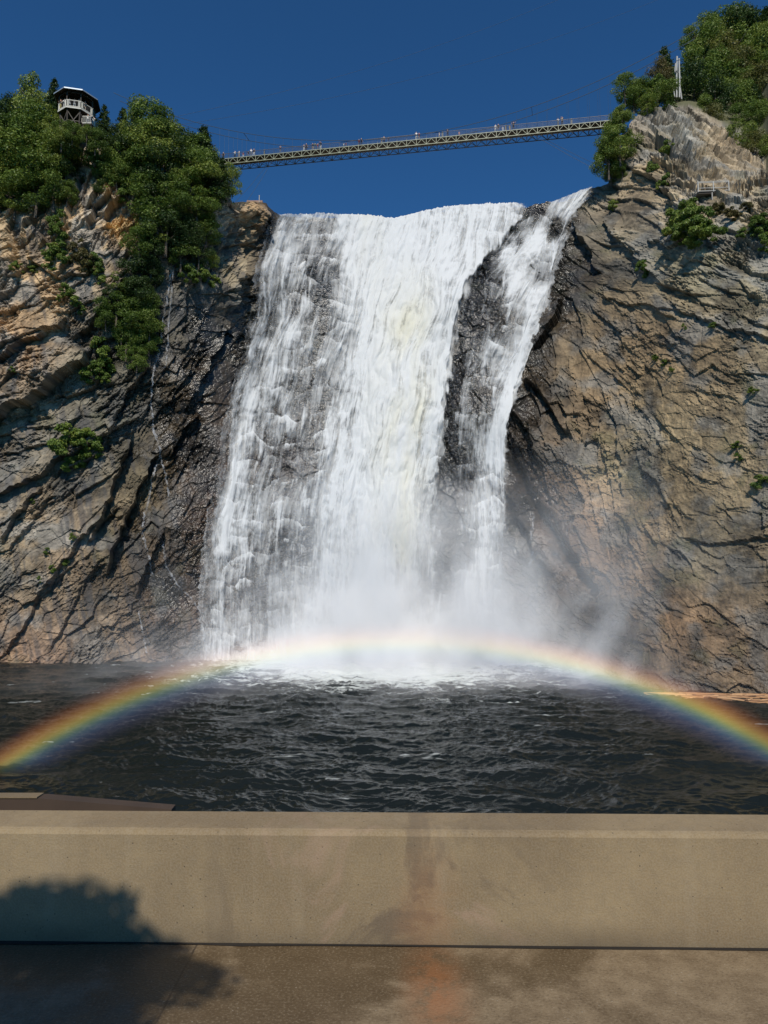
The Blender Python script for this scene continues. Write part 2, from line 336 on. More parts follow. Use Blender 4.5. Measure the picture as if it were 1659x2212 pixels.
# keep the water line where the photo has it
kb = np.exp(-((V-v_bot[None])/-60.)); Yd = Yd*(1-kb)+yb[None]*kb
def toworld(U, V, Y):
    a, b = ray(U, V); return np.stack([a*Y, Y, H+b*Y], -1)
PX, PZ = (U-829.5)*.07, (1106-V)*.07
PZ = PZ+.75*np.clip(Yd-DEPTH(us, us*0+700)[None], 0, None)*sstep(700, 560, V)      # slopes that lean back are longer than they look
dip = DIP(U, V)+5*fbm(PX/14, PZ/14, 8, 2)
rel, tnt = strata(PX, PZ, dip)
amp = np.clip(AMP(U, V), .18, 1.8)
rel = rel*amp+.9*fbm(PX/12, PZ/12, 21, 3)*amp+.05*fbm(PX*2.2, PZ*2.2, 31, 3)
LDG = np.zeros_like(U)
for poly, oh, r1, uc, r2 in LEDGES:
    P = np.array(poly); mx_, my_ = P.mean(0); q_ = .5 if (mx_ > 1290 and my_ > 480) or (mx_ < 260 and my_ > 1120) else 1; oh *= q_; uc *= q_
    P = np.array(poly); pad = max(r1, r2)*3
    js = np.where((us > P[:, 0].min()-pad) & (us < P[:, 0].max()+pad))[0]
    if not len(js): continue
    j0, j1 = js[0], js[-1]+1
    u_ = U[:, j0:j1]+7*gn(PX[:, j0:j1]/2.2, PZ[:, j0:j1]/2.2, 51)+3*gn(PX[:, j0:j1]*1.2, PZ[:, j0:j1]*1.2, 52)
    v_ = V[:, j0:j1]+7*gn(PX[:, j0:j1]/2.2+9, PZ[:, j0:j1]/2.2, 53)+3*gn(PX[:, j0:j1]*1.2+5, PZ[:, j0:j1]*1.2, 54)
    d, sg, al = seg_dist(u_, v_, [tuple(p) for p in poly]); end = sstep(0, .12, al)*sstep(0, .12, 1-al)
    LDG[:, j0:j1] += end*np.where(sg > 0, abs(oh)*np.exp(-d/r1) if oh > 0 else oh*np.exp(-d/r1)*0, -uc*np.exp(-d/r2))
    if oh < 0: LDG[:, j0:j1] -= end*abs(oh)*np.exp(-(d/12)**2)
rel = rel+LDG
B = toworld(U, V, Yd)
du = np.gradient(B, axis=1); dv = np.gradient(B, axis=0)
N = np.cross(du, dv); N /= np.linalg.norm(N, axis=-1, keepdims=True)+1e-9
k = np.sign((N*(-B+np.array([0, 0, H]))).sum(-1, keepdims=True)); N = N*k
for ax in (0, 1):
    for _ in range(3): N = (N+np.roll(N, 6, ax)+np.roll(N, -6, ax))/3
N[..., 2] *= .85; N /= np.linalg.norm(N, axis=-1, keepdims=True)+1e-9
fade_top = sstep(0, 20, (V-v_top[None]))*.75+.25
W3 = B+N*(rel*fade_top)[..., None]
# plateau behind the brink (rises behind the right-hand knoll as the wooded slope)
PLAT = np.array([(-500, 290, 60), (0, 322, 60), (480, 420, 45), (500, 446, 40), (600, 480, 60), (1100, 470, 60), (1300, 412, 40), (1352, 395, 25), (1362, 270, 30), (1440, 225, 30), (1480, 170, 40), (1560, 130, 40), (1659, 110, 45), (2150, 60, 60)], float)
ve = np.interp(us, PLAT[:, 0], PLAT[:, 1]); dye = np.interp(us, PLAT[:, 0], PLAT[:, 2])
rows = []
for k in range(1, NB+1):
    f = k/NB
    vv = v_top+(ve-v_top)*f; yy = Yd[-1]+dye*f
    rows.append(toworld(us, vv, yy))
W3 = np.concatenate([W3, np.array(rows)], 0)
NRT = NR+NB
wet = np.clip(WETP(U, V), 0, 1); wet = np.clip(wet+.35*fbm(PX/5, PZ/7, 61, 4)*(4*wet*(1-wet)+.15), 0, 1)
tint = np.clip(TINT(U, V), .02, .6)*np.array([1.16, 1.10, 1.0]); rt_ = (sstep(1150, 1300, U)*sstep(500, 650, V))[..., None]; tint = tint*(1-rt_*np.array([.10, .16, .24]))
big = fbm(PX/7, PZ/7, 71, 4); streak = fbm(PX/1.1+.25*PZ, PZ/9, 77, 3)
lum = np.clip(1+.75*tnt+.45*big+.30*fbm(PX/1.6, PZ/1.1, 87, 3), .32, 1.9)
grey = sstep(-.1, .5, fbm(PX/6+30, PZ/6, 73, 5))*.65
g_ = tint.mean(-1, keepdims=True)*np.array([.92, .93, .88])
colr = tint*(1-grey[..., None])+g_*grey[..., None]
colr = colr*lum[..., None]
stain = sstep(.12, .5, streak+.5*fbm(PX/10, PZ/10, 79, 2))*.55*(U < 520)
colr = colr*(1-stain[..., None])+np.array([.07, .07, .075])*stain[..., None]
moss = sstep(.15, .6, fbm(PX/4+7, PZ/4, 81, 4))*.30
moss = moss*sstep(.0, .3, fbm(PX/18+3, PZ/18, 83, 2)+.1)
colr = colr*(1-moss[..., None])+np.array([.10, .105, .04])*moss[..., None]
wk = wet[..., None]
colr = colr*(1-wk)+(colr*.27)*wk
colr = np.clip(colr, .012, .62)
cfull = np.concatenate([colr, np.repeat((np.array([.10, .10, .05])[None, None]+0*colr[:1]), NB, 0)], 0)
wfull = np.concatenate([wet, np.zeros((NB, len(us)))], 0)
me = npmesh('cliff', W3.reshape(-1, 3), grid_quads(NRT, len(us)))
attr(me, 'rock', np.concatenate([cfull, np.ones(cfull.shape[:2]+(1,))], -1).reshape(-1, 4), 'FLOAT_COLOR'); attr(me, 'wet', wfull)
m, t, b = mat('rock'); a1 = nd(t, 'Attribute', attribute_name='rock'); a2 = nd(t, 'Attribute', attribute_name='wet'); tc = nd(t, 'TexCoord')
n1 = noise(t, tc.outputs['Object'], 2.6, 6, .65); n2 = noise(t, mapping(t, tc.outputs['Object'], (1, 1, 2.2), (0, .5, 0)), .9, 5, .6)
c = mixc(t, 1.0, a1.outputs['Color'], mixc(t, n1, (.62, .62, .62), (1.38, 1.38, 1.38)), 'MULTIPLY')
c = mixc(t, 1.0, c, mixc(t, n2, (.72, .75, .78), (1.28, 1.25, 1.2)), 'MULTIPLY')
ln(t, c, b.inputs['Base Color'])
rr = mrange(t, a2.outputs['Fac'], .3, 1, .92, .20); rr = mth(t, 'ADD', rr, mth(t, 'MULTIPLY', mth(t, 'SUBTRACT', n1, .5), .35)); ln(t, rr, b.inputs['Roughness'])
b.inputs['Specular IOR Level'].default_value = .5
bump(t, b, n1, .55, .22)
cliff = link('cliff', me, None, [m]); tag(cliff, 'layered brown and grey rock cliff around the waterfall', 'cliff', kind='structure')
FINAL = W3[:NR]
def surf(u, v):
    """a point on the finished rock face near pixel (u, v)"""
    j = int(np.clip(np.searchsorted(us, u), 0, len(us)-1))
    f = (v-v_bot[j])/(MIDV-v_bot[j])*MIDT if v > MIDV else MIDT+(v-MIDV)/(v_top[j]-MIDV)*(1-MIDT); i = int(np.clip(round(f*(NR-1)), 0, NR-1))
    return Vector(FINAL[i, j])

# ================================================================== THE WATERFALL
M_L = [(597, 460), (575, 500), (553, 580), (540, 680), (515, 780), (495, 860), (482, 920), (472, 1000), (452, 1080), (440, 1150), (432, 1230), (428, 1300), (432, 1380), (430, 1450)]
M_R = [(1140, 436), (1112, 490), (1062, 545), (1012, 580), (988, 650), (968, 760), (955, 880), (948, 1000), (942, 1100), (940, 1200), (945, 1300), (955, 1450)]
S_L = [(1120, 436), (1100, 500), (1060, 548), (1005, 590), (985, 680), (965, 760), (952, 850), (945, 950), (940, 1050), (940, 1150), (945, 1250), (950, 1450)]
S_R = [(1300, 402), (1262, 430), (1240, 450), (1230, 490), (1205, 590), (1182, 660), (1150, 740), (1118, 840), (1098, 900), (1095, 1000), (1100, 1100), (1100, 1200), (1095, 1300), (1095, 1450)]
DENS = rbf([(590, 470, .75), (570, 520, .75), (560, 600, .72), (530, 750, .75), (505, 850, .75), (620, 480, .62), (660, 470, .55), (700, 480, .5), (640, 560, .62), (690, 560, .36), (710, 620, .4), (640, 640, .5), (600, 700, .6), (650, 720, .62), (700, 720, .45),
 (600, 800, .62), (650, 830, .4), (700, 820, .5), (560, 900, .65), (620, 950, .4), (680, 930, .52), (500, 1000, .72), (560, 1050, .5), (640, 1010, .35), (700, 1000, .6), (480, 1100, .8), (540, 1150, .6), (600, 1110, .62), (600, 1180, .35), (660, 1150, .5), (450, 1250, .72), (500, 1260, .55), (545, 1280, .32), (600, 1270, .45), (660, 1250, .6),
 (470, 1350, .7), (540, 1340, .45), (610, 1350, .55), (680, 1350, .75), (720, 1200, .8), (730, 1000, .85), (735, 800, .75), (750, 650, .75), (745, 520, .85), (780, 480, 1), (800, 600, 1), (800, 800, .92), (820, 1000, 1), (800, 1200, 1.05), (850, 1350, 1.1), (770, 1400, 1.1),
 (870, 600, 1.05), (880, 800, 1.05), (870, 1000, 1.08), (860, 1150, 1.1), (930, 520, .95), (970, 600, .92), (940, 720, .95), (930, 900, .85), (925, 1020, .72), (915, 1130, .7), (930, 1250, .5), (900, 1280, .75), (1000, 500, .88), (1050, 470, .85), (1090, 450, .78), (1100, 480, .8), (1040, 545, .85), (900, 470, 1)])
DENS2 = rbf([(1130, 445, .6), (1150, 470, .3), (1175, 447, .12), (1190, 440, .5), (1220, 440, .75), (1250, 428, .9), (1285, 412, .8), (1170, 480, .62), (1200, 460, .7), (1208, 492, .08), (1192, 505, .3), (1222, 500, .72), (1228, 470, .85), (1130, 500, .5), (1110, 520, .42), (1075, 545, .45), (1050, 570, .06), (1035, 610, .10), (1085, 590, .62), (1150, 540, .9), (1135, 600, .92), (1165, 590, .5), (1190, 570, .7),
 (1180, 620, .82), (1150, 670, .85), (1110, 660, .6), (1070, 670, .42), (1022, 655, .10), (1000, 720, .06), (1025, 740, .30), (1060, 750, .52), (1095, 740, .62), (1130, 730, .92), (1105, 820, .98), (1078, 900, 1.0), (1050, 840, .42), (1020, 830, .42), (985, 830, .08), (965, 900, .08), (1000, 900, .48), (1045, 900, .45), (1062, 1000, .95), (1020, 1000, .5), (990, 1000, .3),
 (960, 1050, .12), (990, 1100, .34), (1050, 1100, .9), (1045, 1200, .88), (1080, 1080, .55), (1085, 1200, .42), (1000, 1200, .4), (965, 1200, .2), (1035, 1300, .85), (1020, 1400, .85), (970, 1320, .5), (1080, 1320, .42)])
def fall_mat(name, veil):
    m, t, b = mat(name); t.nodes.remove(b); out = t.nodes['Material Output']
    uv = nd(t, 'Attribute', attribute_name='flow').outputs['Vector']; den = nd(t, 'Attribute', attribute_name='dens').outputs['Fac']
    yel = nd(t, 'Attribute', attribute_name='yellow').outputs['Fac']
    s1 = noise(t, mapping(t, uv, (.42, .045, 1)), 1, 5, .62, .5); s2 = noise(t, mapping(t, uv, (1.15, .11, 1)), 1, 5, .66, .6); s3 = noise(t, mapping(t, uv, (.22, .40, 1)), 1, 5, .65, .7)
    s4 = noise(t, mapping(t, uv, (1.0, .42, 1)), 1, 4, .7, .5)
    n = mth(t, 'ADD', mth(t, 'MULTIPLY', s1, .32), mth(t, 'MULTIPLY', s2, .33)); n = mth(t, 'ADD', n, mth(t, 'MULTIPLY', s3, .14)); n = mth(t, 'ADD', n, mth(t, 'MULTIPLY', s4, .21))
    if veil:
        thr = mrange(t, den, 0, 1, .66, .37, 'LINEAR'); al = mth(t, 'MULTIPLY', mrange(t, mth(t, 'SUBTRACT', n, thr), -.13, .17, 0, .80), mrange(t, den, 0, .25, .0, 1))
    else:
        thr = mrange(t, den, 0, 1, .69, .385, 'LINEAR'); al = mrange(t, mth(t, 'SUBTRACT', n, thr), -.06, .11, 0, .96)
    c = mixc(t, yel, (.77, .785, .79), (.82, .785, .61))
    dif = nd(t, 'BsdfDiffuse'); ln(t, c, dif.inputs[0]); trl = nd(t, 'BsdfTranslucent'); ln(t, c, trl.inputs[0])
    mx = nd(t, 'MixShader', i_0=.2); ln(t, dif.outputs[0], mx.inputs[1]); ln(t, trl.outputs[0], mx.inputs[2])
    bp = nd(t, 'Bump', i_Strength=.4, i_Distance=.3); ln(t, mth(t, 'ADD', mth(t, 'MULTIPLY', s4, .5), mth(t, 'MULTIPLY', s2, .6)), bp.inputs['Height']); ln(t, bp.outputs[0], dif.inputs['Normal'])
    tr = nd(t, 'BsdfTransparent'); m2 = nd(t, 'MixShader'); ln(t, al, m2.inputs[0]); ln(t, tr.outputs[0], m2.inputs[1]); ln(t, mx.outputs[0], m2.inputs[2])
    al_ = m2.inputs[0].links[0].from_socket; ln(t, mth(t, 'MULTIPLY', al_, mrange(t, den, -.1, .08, 0, 1)), m2.inputs[0])
    ln(t, m2.outputs[0], out.inputs['Surface']); return m
FALL = fall_mat('falling_water', False); VEIL = fall_mat('water_veil', True)
def smooth_edge(poly, sg=22):
    vv = np.arange(380, 1500, 4.); x = poly_x(poly, vv); k = np.exp(-(np.arange(-60, 61)*4/sg)**2/2); k /= k.sum()
    x = np.convolve(np.pad(x, 60, mode='edge'), k, 'valid'); return lambda v: np.interp(v, vv, x)
def waterfall(name, L, Rr, dens, off, nc, seed, label, heavy, material, parent=None):
    nr = 520; vt = np.linspace(0, 1, nr); s = np.linspace(0, 1, nc)
    lt, rt = L[0], Rr[0]
    if heavy: T = np.array([(597, 463), (620, 462), (660, 463), (700, 460), (740, 463), (800, 464), (850, 471), (880, 466), (920, 455), (960, 447), (1000, 443), (1050, 440), (1110, 438), (1140, 440)], float)
    else: T = np.array([(1120, 440), (1150, 446), (1180, 440), (1215, 436), (1250, 422), (1275, 409), (1300, 402)], float)
    utop = lt[0]+(rt[0]-lt[0])*s; v0 = np.interp(utop, T[:, 0], T[:, 1])+2.2*gn(utop/19, utop*0, seed+2)+2.2*gn(utop/7, utop*0, seed)+2.4*gn(utop/2.6, utop*0, seed+1)
    V = v0[None]+(1452-v0)[None]*vt[:, None]
    fl_, fr_ = smooth_edge(L), smooth_edge(Rr, 26)
    Vj = V+45*gn(s*7+0*V, V/90, seed+30)*np.clip((V-v0[None])/60, 0, 1)
    xl = fl_(Vj); xr = fr_(Vj); U = xl+(xr-xl)*s[None]
    edge = 7*gn(V/22, V*0+seed, seed+3)+5*gn(V/8, V*0+seed, seed+4); ew = np.exp(-s/.04)[None]+np.exp(-(1-s)/.04)[None]
    U = U+edge*ew
    Y = DEPTH(U, V)
    flow = np.stack([(s*(fr_(900)-fl_(900))/10)[None]+0*V, V/10.5], -1)          # one unit is about 10 px
    fx, fz = flow[..., 0], flow[..., 1]
    bulge = 1.5*np.exp(-((U-850)/110)**2)*sstep(480, 900, V)*(1-.4*sstep(1200, 1450, V)) if heavy else 0
    bil = np.abs(fbm(fx/2.6, fz/7.0, seed+15, 3)); st = .45*fbm(fx/3.0, fz/26, seed+7, 3)+.10*fbm(fx/.9, fz/6, seed+11, 3)+(.30+.40*np.exp(-((U-880)/170)**2) if heavy else .34)*bil
    
    # the rock steps under the water: a white burst below each edge, a thin dark band above it
    ph = V/47+.8*gn(U/75, V/220, seed+51)+.14*gn(U/24, V/70, seed+52)+.05*gn(U/9, V/20, seed+53); kk_ = np.floor(ph); fr_s = ph-kk_
    gate = sstep(-.12, .32, gn(U/42+kk_*5.3, kk_*3.7+.5, seed+54)); burst = np.exp(-fr_s/.16)*gate
    st = st+.08*burst
    lipf = np.clip((V-v0[None])/25, .25, 1)
    Y = Y-off-(bulge+st*(.75 if heavy else .5))*lipf
    P = toworld(U, V, Y)
    back = [toworld(U[0], V[0]+2*k, Y[0]+7*k) for k in (3, 2, 1)]     # the river above the brink
    P = np.concatenate([np.array(back), P], 0)
    D = np.clip(dens(U, V)-(.0 if heavy else .07), 0, 1.2); D = D+(.38*burst-.30*fr_s**4*gate)*np.clip((1.02-D)*1.6, 0, 1)*sstep(.08, .3, D); ed = .035 if heavy else .05; D = D+.17*fbm(U/34, V/80, seed+44, 4)
    D = D*(1-.65*np.exp(-(s/ed)**2)[None])*(1-.65*np.exp(-((1-s)/ed)**2)[None])
    if heavy:
        mr = smooth_edge(M_R, 20)(V)+16*gn(U/26, V/60, seed+41)+9*gn(U/9, V/24, seed+42); D = np.where(U > mr, D*np.exp(-(U-mr)/14)-.25*sstep(0, 24, U-mr), D)
    D = D+(.16*sstep(-.2, .5, gn(U/9, V/9, seed+23))-.05)*np.exp(-(V-v0[None])/30) if heavy else D
    yl = np.exp(-((U-875+.03*(V-800))/55)**2)*sstep(520, 700, V)*(1-sstep(1150, 1350, V))*.55+.3*np.exp(-((U-790)/30)**2)*(1-sstep(480, 650, V)) if heavy else 0*U
    yl = yl*(.7+.9*fbm(fx/4, fz/14, seed+27, 3)); yl = np.clip(yl, 0, 1)
    ex = lambda A: np.concatenate([np.repeat(A[:1], 3, 0), A], 0)
    me = npmesh(name, P.reshape(-1, 3), grid_quads(nr+3, nc), True)
    attr(me, 'dens', ex(D)); attr(me, 'yellow', ex(yl)); fl = np.concatenate([flow, np.zeros_like(flow[..., :1])+seed*1.7], -1)
    attr(me, 'flow', np.concatenate([fl[:1]-np.array([0, .6*k, 0]) for k in (3, 2, 1)]+[fl], 0).reshape(-1, 3), 'FLOAT_VECTOR')
    o = link(name, me, parent, [material])
    if label: tag(o, label, 'waterfall', kind='structure')
    return o
M_F = [(1140, 436), (1122, 560), (1090, 660), (1062, 760), (1040, 900), (1012, 1100), (1000, 1450)]
wf = waterfall('waterfall', M_L, M_F, DENS, 1.9, 420, 5, 'broad white main waterfall plunging into the pool', True, FALL)
waterfall('water_veil', M_L, M_F, DENS, .9, 300, 25, None, True, VEIL, wf)
sc_ = waterfall('side_cascade', S_L, S_R, DENS2, 1.5, 240, 40, 'thin white cascade over dark rock right of the main fall', False, FALL)
waterfall('water_veil', S_L, S_R, DENS2, .8, 200, 70, None, False, VEIL, sc_)

# thin trickles on the wet rock left of the fall
m, t, b = mat('trickle_water'); t.nodes.remove(b); out = t.nodes['Material Output']; tc = nd(t, 'TexCoord')
n = noise(t, mapping(t, tc.outputs['Object'], (3, 3, .7)), 1, 4); dif = nd(t, 'BsdfDiffuse', i_0=(.55, .56, .58, 1)); tr = nd(t, 'BsdfTransparent'); mx = nd(t, 'MixShader')
ln(t, mrange(t, n, .34, .66, .0, .5), mx.inputs[0]); ln(t, tr.outputs[0], mx.inputs[1]); ln(t, dif.outputs[0], mx.inputs[2]); ln(t, mx.outputs[0], out.inputs['Surface'])
for poly, wd in (([(372, 572), (362, 640), (352, 700), (342, 760), (330, 810), (327, 870), (332, 920), (345, 980), (358, 1030), (366, 1075)], .28), ([(375, 570), (366, 690), (362, 740), (352, 800)], .22),
                 ([(345, 985), (330, 1030), (322, 1080), (312, 1110), (308, 1155), (322, 1200), (328, 1245)], .3), ([(352, 1170), (358, 1220), (385, 1265), (412, 1290), (432, 1320)], .26), ([(300, 1320), (310, 1365), (318, 1410)], .2), ([(1145, 1100), (1148, 1160), (1142, 1220)], .3)):
    P = np.array(poly, float); tt_ = np.linspace(0, 1, 14*len(P)); kk = np.linspace(0, 1, len(P))
    uu = np.interp(tt_, kk, P[:, 0])+2.5*gn(tt_*30, tt_*0, int(wd*100)); vv = np.interp(tt_, kk, P[:, 1]); vs_ = []
    for i in range(len(uu)):
        p = surf(uu[i], vv[i]); ww = wd*.8*(.5+.8*abs(gn(np.array([tt_[i]*12]), np.array([3.3]), 9)[0])); vs_ += [(p.x-ww, p.y-.30, p.z), (p.x, p.y-.42, p.z), (p.x+ww, p.y-.30, p.z)]
    q = grid_quads(len(uu), 3); tag(link('water_trickle', npmesh('water_trickle', np.array(vs_), q, True), None, [m]), kind='structure')

# ================================================================== THE POOL
xa = np.concatenate([np.linspace(-1.1, -.62, 50), np.linspace(-.61, .61, 900), np.linspace(.62, 1.1, 50)])
vy = np.concatenate([np.linspace(vpix(-H/7.), vpix(-H/34.), 60)[:-1], np.linspace(vpix(-H/34.), vpix(-H/125.), 430)])
Yw = -H/np.tan(np.arctan((1106-vy)/F)+PITCH)
XX = xa[None]*Yw[:, None]; YY = np.repeat(Yw[:, None], len(xa), 1)
px, py = XX+.8*fbm(XX/6, YY/6, 201, 2), YY+.6*fbm(XX/5, YY/5, 203, 2)
def ridge(x, y, s): return 1-2*np.abs(gn(x, y, s))
hgt = .34*ridge(px/7.0+py*.08, py/3.0, 211)+.28*gn(px/4.6-py*.1, py/2.0, 213)+.11*ridge(px/1.7+py*.15, py/.85, 215)+.075*ridge(px/.8-py*.1, py/.45, 217)+.035*gn(px/.35, py/.22, 219)
hgt = hgt*(1+.35*gn(XX/16, YY/14, 221))
CH = sstep(64, 102, YY)*np.exp(-((XX+1)/25)**2)*1.55
hgt = hgt*(1+.6*CH)
me = npmesh('pool_water', np.stack([XX, YY, hgt*.75], -1).reshape(-1, 3), grid_quads(len(Yw), len(xa)), True)
foam = CH*1.0+.25*np.exp(-((XX-1)/14)**2)*sstep(62, 90, YY)
attr(me, 'foam', foam); attr(me, 'crest', hgt)
m, t, b = mat('pool_water'); fo = nd(t, 'Attribute', attribute_name='foam').outputs['Fac']; cr = nd(t, 'Attribute', attribute_name='crest').outputs['Fac']; tc = nd(t, 'TexCoord')
n1 = noise(t, mapping(t, tc.outputs['Object'], (.35, .8, 1)), 1, 7, .65, .8); n2 = noise(t, mapping(t, tc.outputs['Object'], (.05, .35, 1)), 1, 5, .6, 1.2)
fm = mrange(t, mth(t, 'ADD', mth(t, 'MULTIPLY', fo, .30), n1), .69, .86, 0, 1)
cap = mth(t, 'MULTIPLY', mrange(t, cr, .40, .54, 0, 1), mrange(t, n2, .60, .70, 0, 1))
str_ = mth(t, 'MULTIPLY', mrange(t, n2, .665, .71, 0, 1), .42)
fm = mth(t, 'MAXIMUM', fm, mth(t, 'MAXIMUM', cap, str_))
ln(t, mixc(t, fm, (.009, .012, .011), (.62, .66, .64)), b.inputs['Base Color']); ln(t, mrange(t, fm, 0, 1, .17, .7, 'LINEAR'), b.inputs['Roughness']); b.inputs['IOR'].default_value = 1.33
bump(t, b, noise(t, mapping(t, tc.outputs['Object'], (2.0, 4.5, 1)), 1, 4, .6), .5, .06)
tag(link('pool_water', me, None, [m]), 'dark choppy pool below the falls', 'water', kind='structure')

# ================================================================== MIST and RAINBOW
def vol_box(name, lo, hi):
    b = MB(); b.box(lo, hi); return b
m = bpy.data.materials.new('mist'); m.use_nodes = True; t = m.node_tree; t.nodes.remove(t.nodes['Principled BSDF']); out = t.nodes['Material Output']
tc = nd(t, 'TexCoord'); pos = tc.outputs['Object']; sx = nd(t, 'SeparateXYZ'); ln(t, pos, sx.inputs[0]); X_, Y_, Z_ = sx.outputs
def gauss(c, s): 
    def f(a):
        q = mth(t, 'DIVIDE', mth(t, 'SUBTRACT', a, c), s); return mth(t, 'EXPONENT', mth(t, 'MULTIPLY', mth(t, 'MULTIPLY', q, q), -1))
    return f
def prod(*a):
    r = a[0]
    for x in a[1:]: r = mth(t, 'MULTIPLY', r, x)
    return r
core = prod(gauss(0, 14)(X_), gauss(105, 9)(Y_), mth(t, 'EXPONENT', mth(t, 'MULTIPLY', Z_, -1/6.2)))
right = prod(gauss(22, 18)(X_), gauss(95, 12)(Y_), mth(t, 'EXPONENT', mth(t, 'MULTIPLY', Z_, -1/9.0)))
low = prod(gauss(0, 36)(X_), gauss(92, 16)(Y_), mth(t, 'EXPONENT', mth(t, 'MULTIPLY', Z_, -1/3.0)))
plume = prod(gauss(0, 9)(X_), gauss(107, 6)(Y_), mth(t, 'EXPONENT', mth(t, 'MULTIPLY', Z_, -1/16.0)))
nz = mrange(t, noise(t, mapping(t, pos, (.11, .11, .08)), 1, 4, .6, .4), .37, .64, .05, 1.8)
den = mth(t, 'ADD', mth(t, 'MULTIPLY', core, .50), mth(t, 'ADD', mth(t, 'MULTIPLY', right, .12), mth(t, 'ADD', mth(t, 'MULTIPLY', low, .042), mth(t, 'MULTIPLY', plume, .20))))
edge = prod(mrange(t, mth(t, 'ABSOLUTE', mth(t, 'SUBTRACT', X_, 5)), 38, 50, 1, 0), mrange(t, Z_, 22, 32, 1, 0), mrange(t, Y_, 62, 72, 0, 1))
pv = nd(t, 'VolumePrincipled'); pv.inputs['Color'].default_value = (1, 1, 1, 1); pv.inputs['Anisotropy'].default_value = -.5
ln(t, prod(den, nz, edge), pv.inputs['Density']); ln(t, pv.outputs[0], out.inputs['Volume'])
b = MB(); b.box((-46, 62, -.6), (58, 116, 32)); tag(b.build('mist', m), 'white spray mist drifting at the foot of the falls', 'mist', kind='stuff')

RY, RX, RZ, RR_ = 46.0, None, None, None
def bow():
    # a standing arch with the bow's light put in as emission: circle through the measured bow on a plane 46 m out
    P = np.array([tuple(at(u, v, 46.0)) for u, v in ((50, 1632), (200, 1562), (350, 1493), (500, 1447), (650, 1417), (930, 1404), (1130, 1416), (1280, 1454), (1430, 1507), (1580, 1577), (1650, 1617))])
    A = np.c_[2*P[:, 0], 2*P[:, 2], np.ones(len(P))]; bb = P[:, 0]**2+P[:, 2]**2
    cx, cz, c = np.linalg.lstsq(A, bb, rcond=None)[0]; return cx, cz, math.sqrt(c+cx*cx+cz*cz)
bx, bz, br = bow()
o = None
half, thick = 1.75, 1.6
n = 96; a0 = math.asin(min(1, 31/br)); vs_ = []; fs = []
for i in range(n+1):
    a = -a0+2*a0*i/n
    for rr_, yy in ((br-half, -thick), (br+half, -thick), (br+half, thick), (br-half, thick)): vs_.append((rr_*math.sin(a), yy, rr_*math.cos(a)))
for i in range(n):
    for k in range(4): fs.append((i*4+k, i*4+(k+1) % 4, (i+1)*4+(k+1) % 4, (i+1)*4+k))
fs += [(0, 3, 2, 1), (n*4, n*4+1, n*4+2, n*4+3)]
me = bpy.data.meshes.new('rainbow'); me.from_pydata(vs_, [], fs); bmx = bmesh.new(); bmx.from_mesh(me); bmesh.ops.recalc_face_normals(bmx, faces=bmx.faces); bmx.to_mesh(me); bmx.free(); me.update()
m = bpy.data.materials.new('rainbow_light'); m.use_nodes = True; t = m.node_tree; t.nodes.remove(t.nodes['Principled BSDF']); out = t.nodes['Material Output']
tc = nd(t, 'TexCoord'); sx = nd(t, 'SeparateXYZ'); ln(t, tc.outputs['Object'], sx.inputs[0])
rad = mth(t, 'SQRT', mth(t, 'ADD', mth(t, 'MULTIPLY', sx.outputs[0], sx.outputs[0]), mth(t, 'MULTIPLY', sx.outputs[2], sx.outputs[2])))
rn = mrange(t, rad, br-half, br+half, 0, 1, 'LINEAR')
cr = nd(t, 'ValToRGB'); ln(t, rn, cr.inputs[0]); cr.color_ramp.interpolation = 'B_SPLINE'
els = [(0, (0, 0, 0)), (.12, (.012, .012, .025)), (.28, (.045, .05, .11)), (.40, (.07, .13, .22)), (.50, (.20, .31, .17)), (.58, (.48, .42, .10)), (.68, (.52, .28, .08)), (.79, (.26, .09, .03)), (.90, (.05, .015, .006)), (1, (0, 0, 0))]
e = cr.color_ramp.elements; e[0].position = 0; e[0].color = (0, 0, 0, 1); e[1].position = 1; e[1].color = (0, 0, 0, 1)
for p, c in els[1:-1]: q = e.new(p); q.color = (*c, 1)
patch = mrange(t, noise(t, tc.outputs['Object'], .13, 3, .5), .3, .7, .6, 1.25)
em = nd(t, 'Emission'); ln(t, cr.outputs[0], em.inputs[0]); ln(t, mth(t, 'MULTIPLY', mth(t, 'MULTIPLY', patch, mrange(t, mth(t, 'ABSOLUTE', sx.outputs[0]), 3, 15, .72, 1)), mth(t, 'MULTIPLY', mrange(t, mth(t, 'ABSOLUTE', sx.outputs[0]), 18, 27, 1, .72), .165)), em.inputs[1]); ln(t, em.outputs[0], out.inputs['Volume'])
o = link('rainbow', me, None, [m]); o.location = (bx, 46, bz); tag(o, 'bright rainbow arching low over the pool in front of the falls', 'rainbow')

# ================================================================== FOREGROUND TERRACE
GZ = H-2.0
m, t, b = mat('concrete'); tc = nd(t, 'TexCoord'); ob = tc.outputs['Object']
n1 = noise(t, ob, 1.3, 6, .6); n2 = noise(t, ob, 16, 5, .7); n3 = noise(t, mapping(t, ob, (5, 5, .5)), 1, 4, .6); n4 = noise(t, ob, 90, 2, .6)
c = mixc(t, mrange(t, n1, .3, .7, 0, 1), (.175, .122, .060), (.268, .196, .102)); c = mixc(t, mrange(t, n2, .35, .7, 0, .35), c, (.15, .115, .07)); c = mixc(t, mrange(t, n3, .52, .72, 0, .25), c, (.31, .245, .155))
c = mixc(t, mrange(t, n4, .3, .7, .0, .3), c, (.34, .28, .2))
vo = nd(t, 'TexVoronoi', i_Scale=24.0); ln(t, ob, vo.inputs['Vector']); vo2 = noise(t, ob, 5, 2)
pore = mth(t, 'MULTIPLY', mrange(t, vo.outputs['Distance'], .06, .13, 1, 0), mrange(t, vo2, .46, .56, 0, 1))
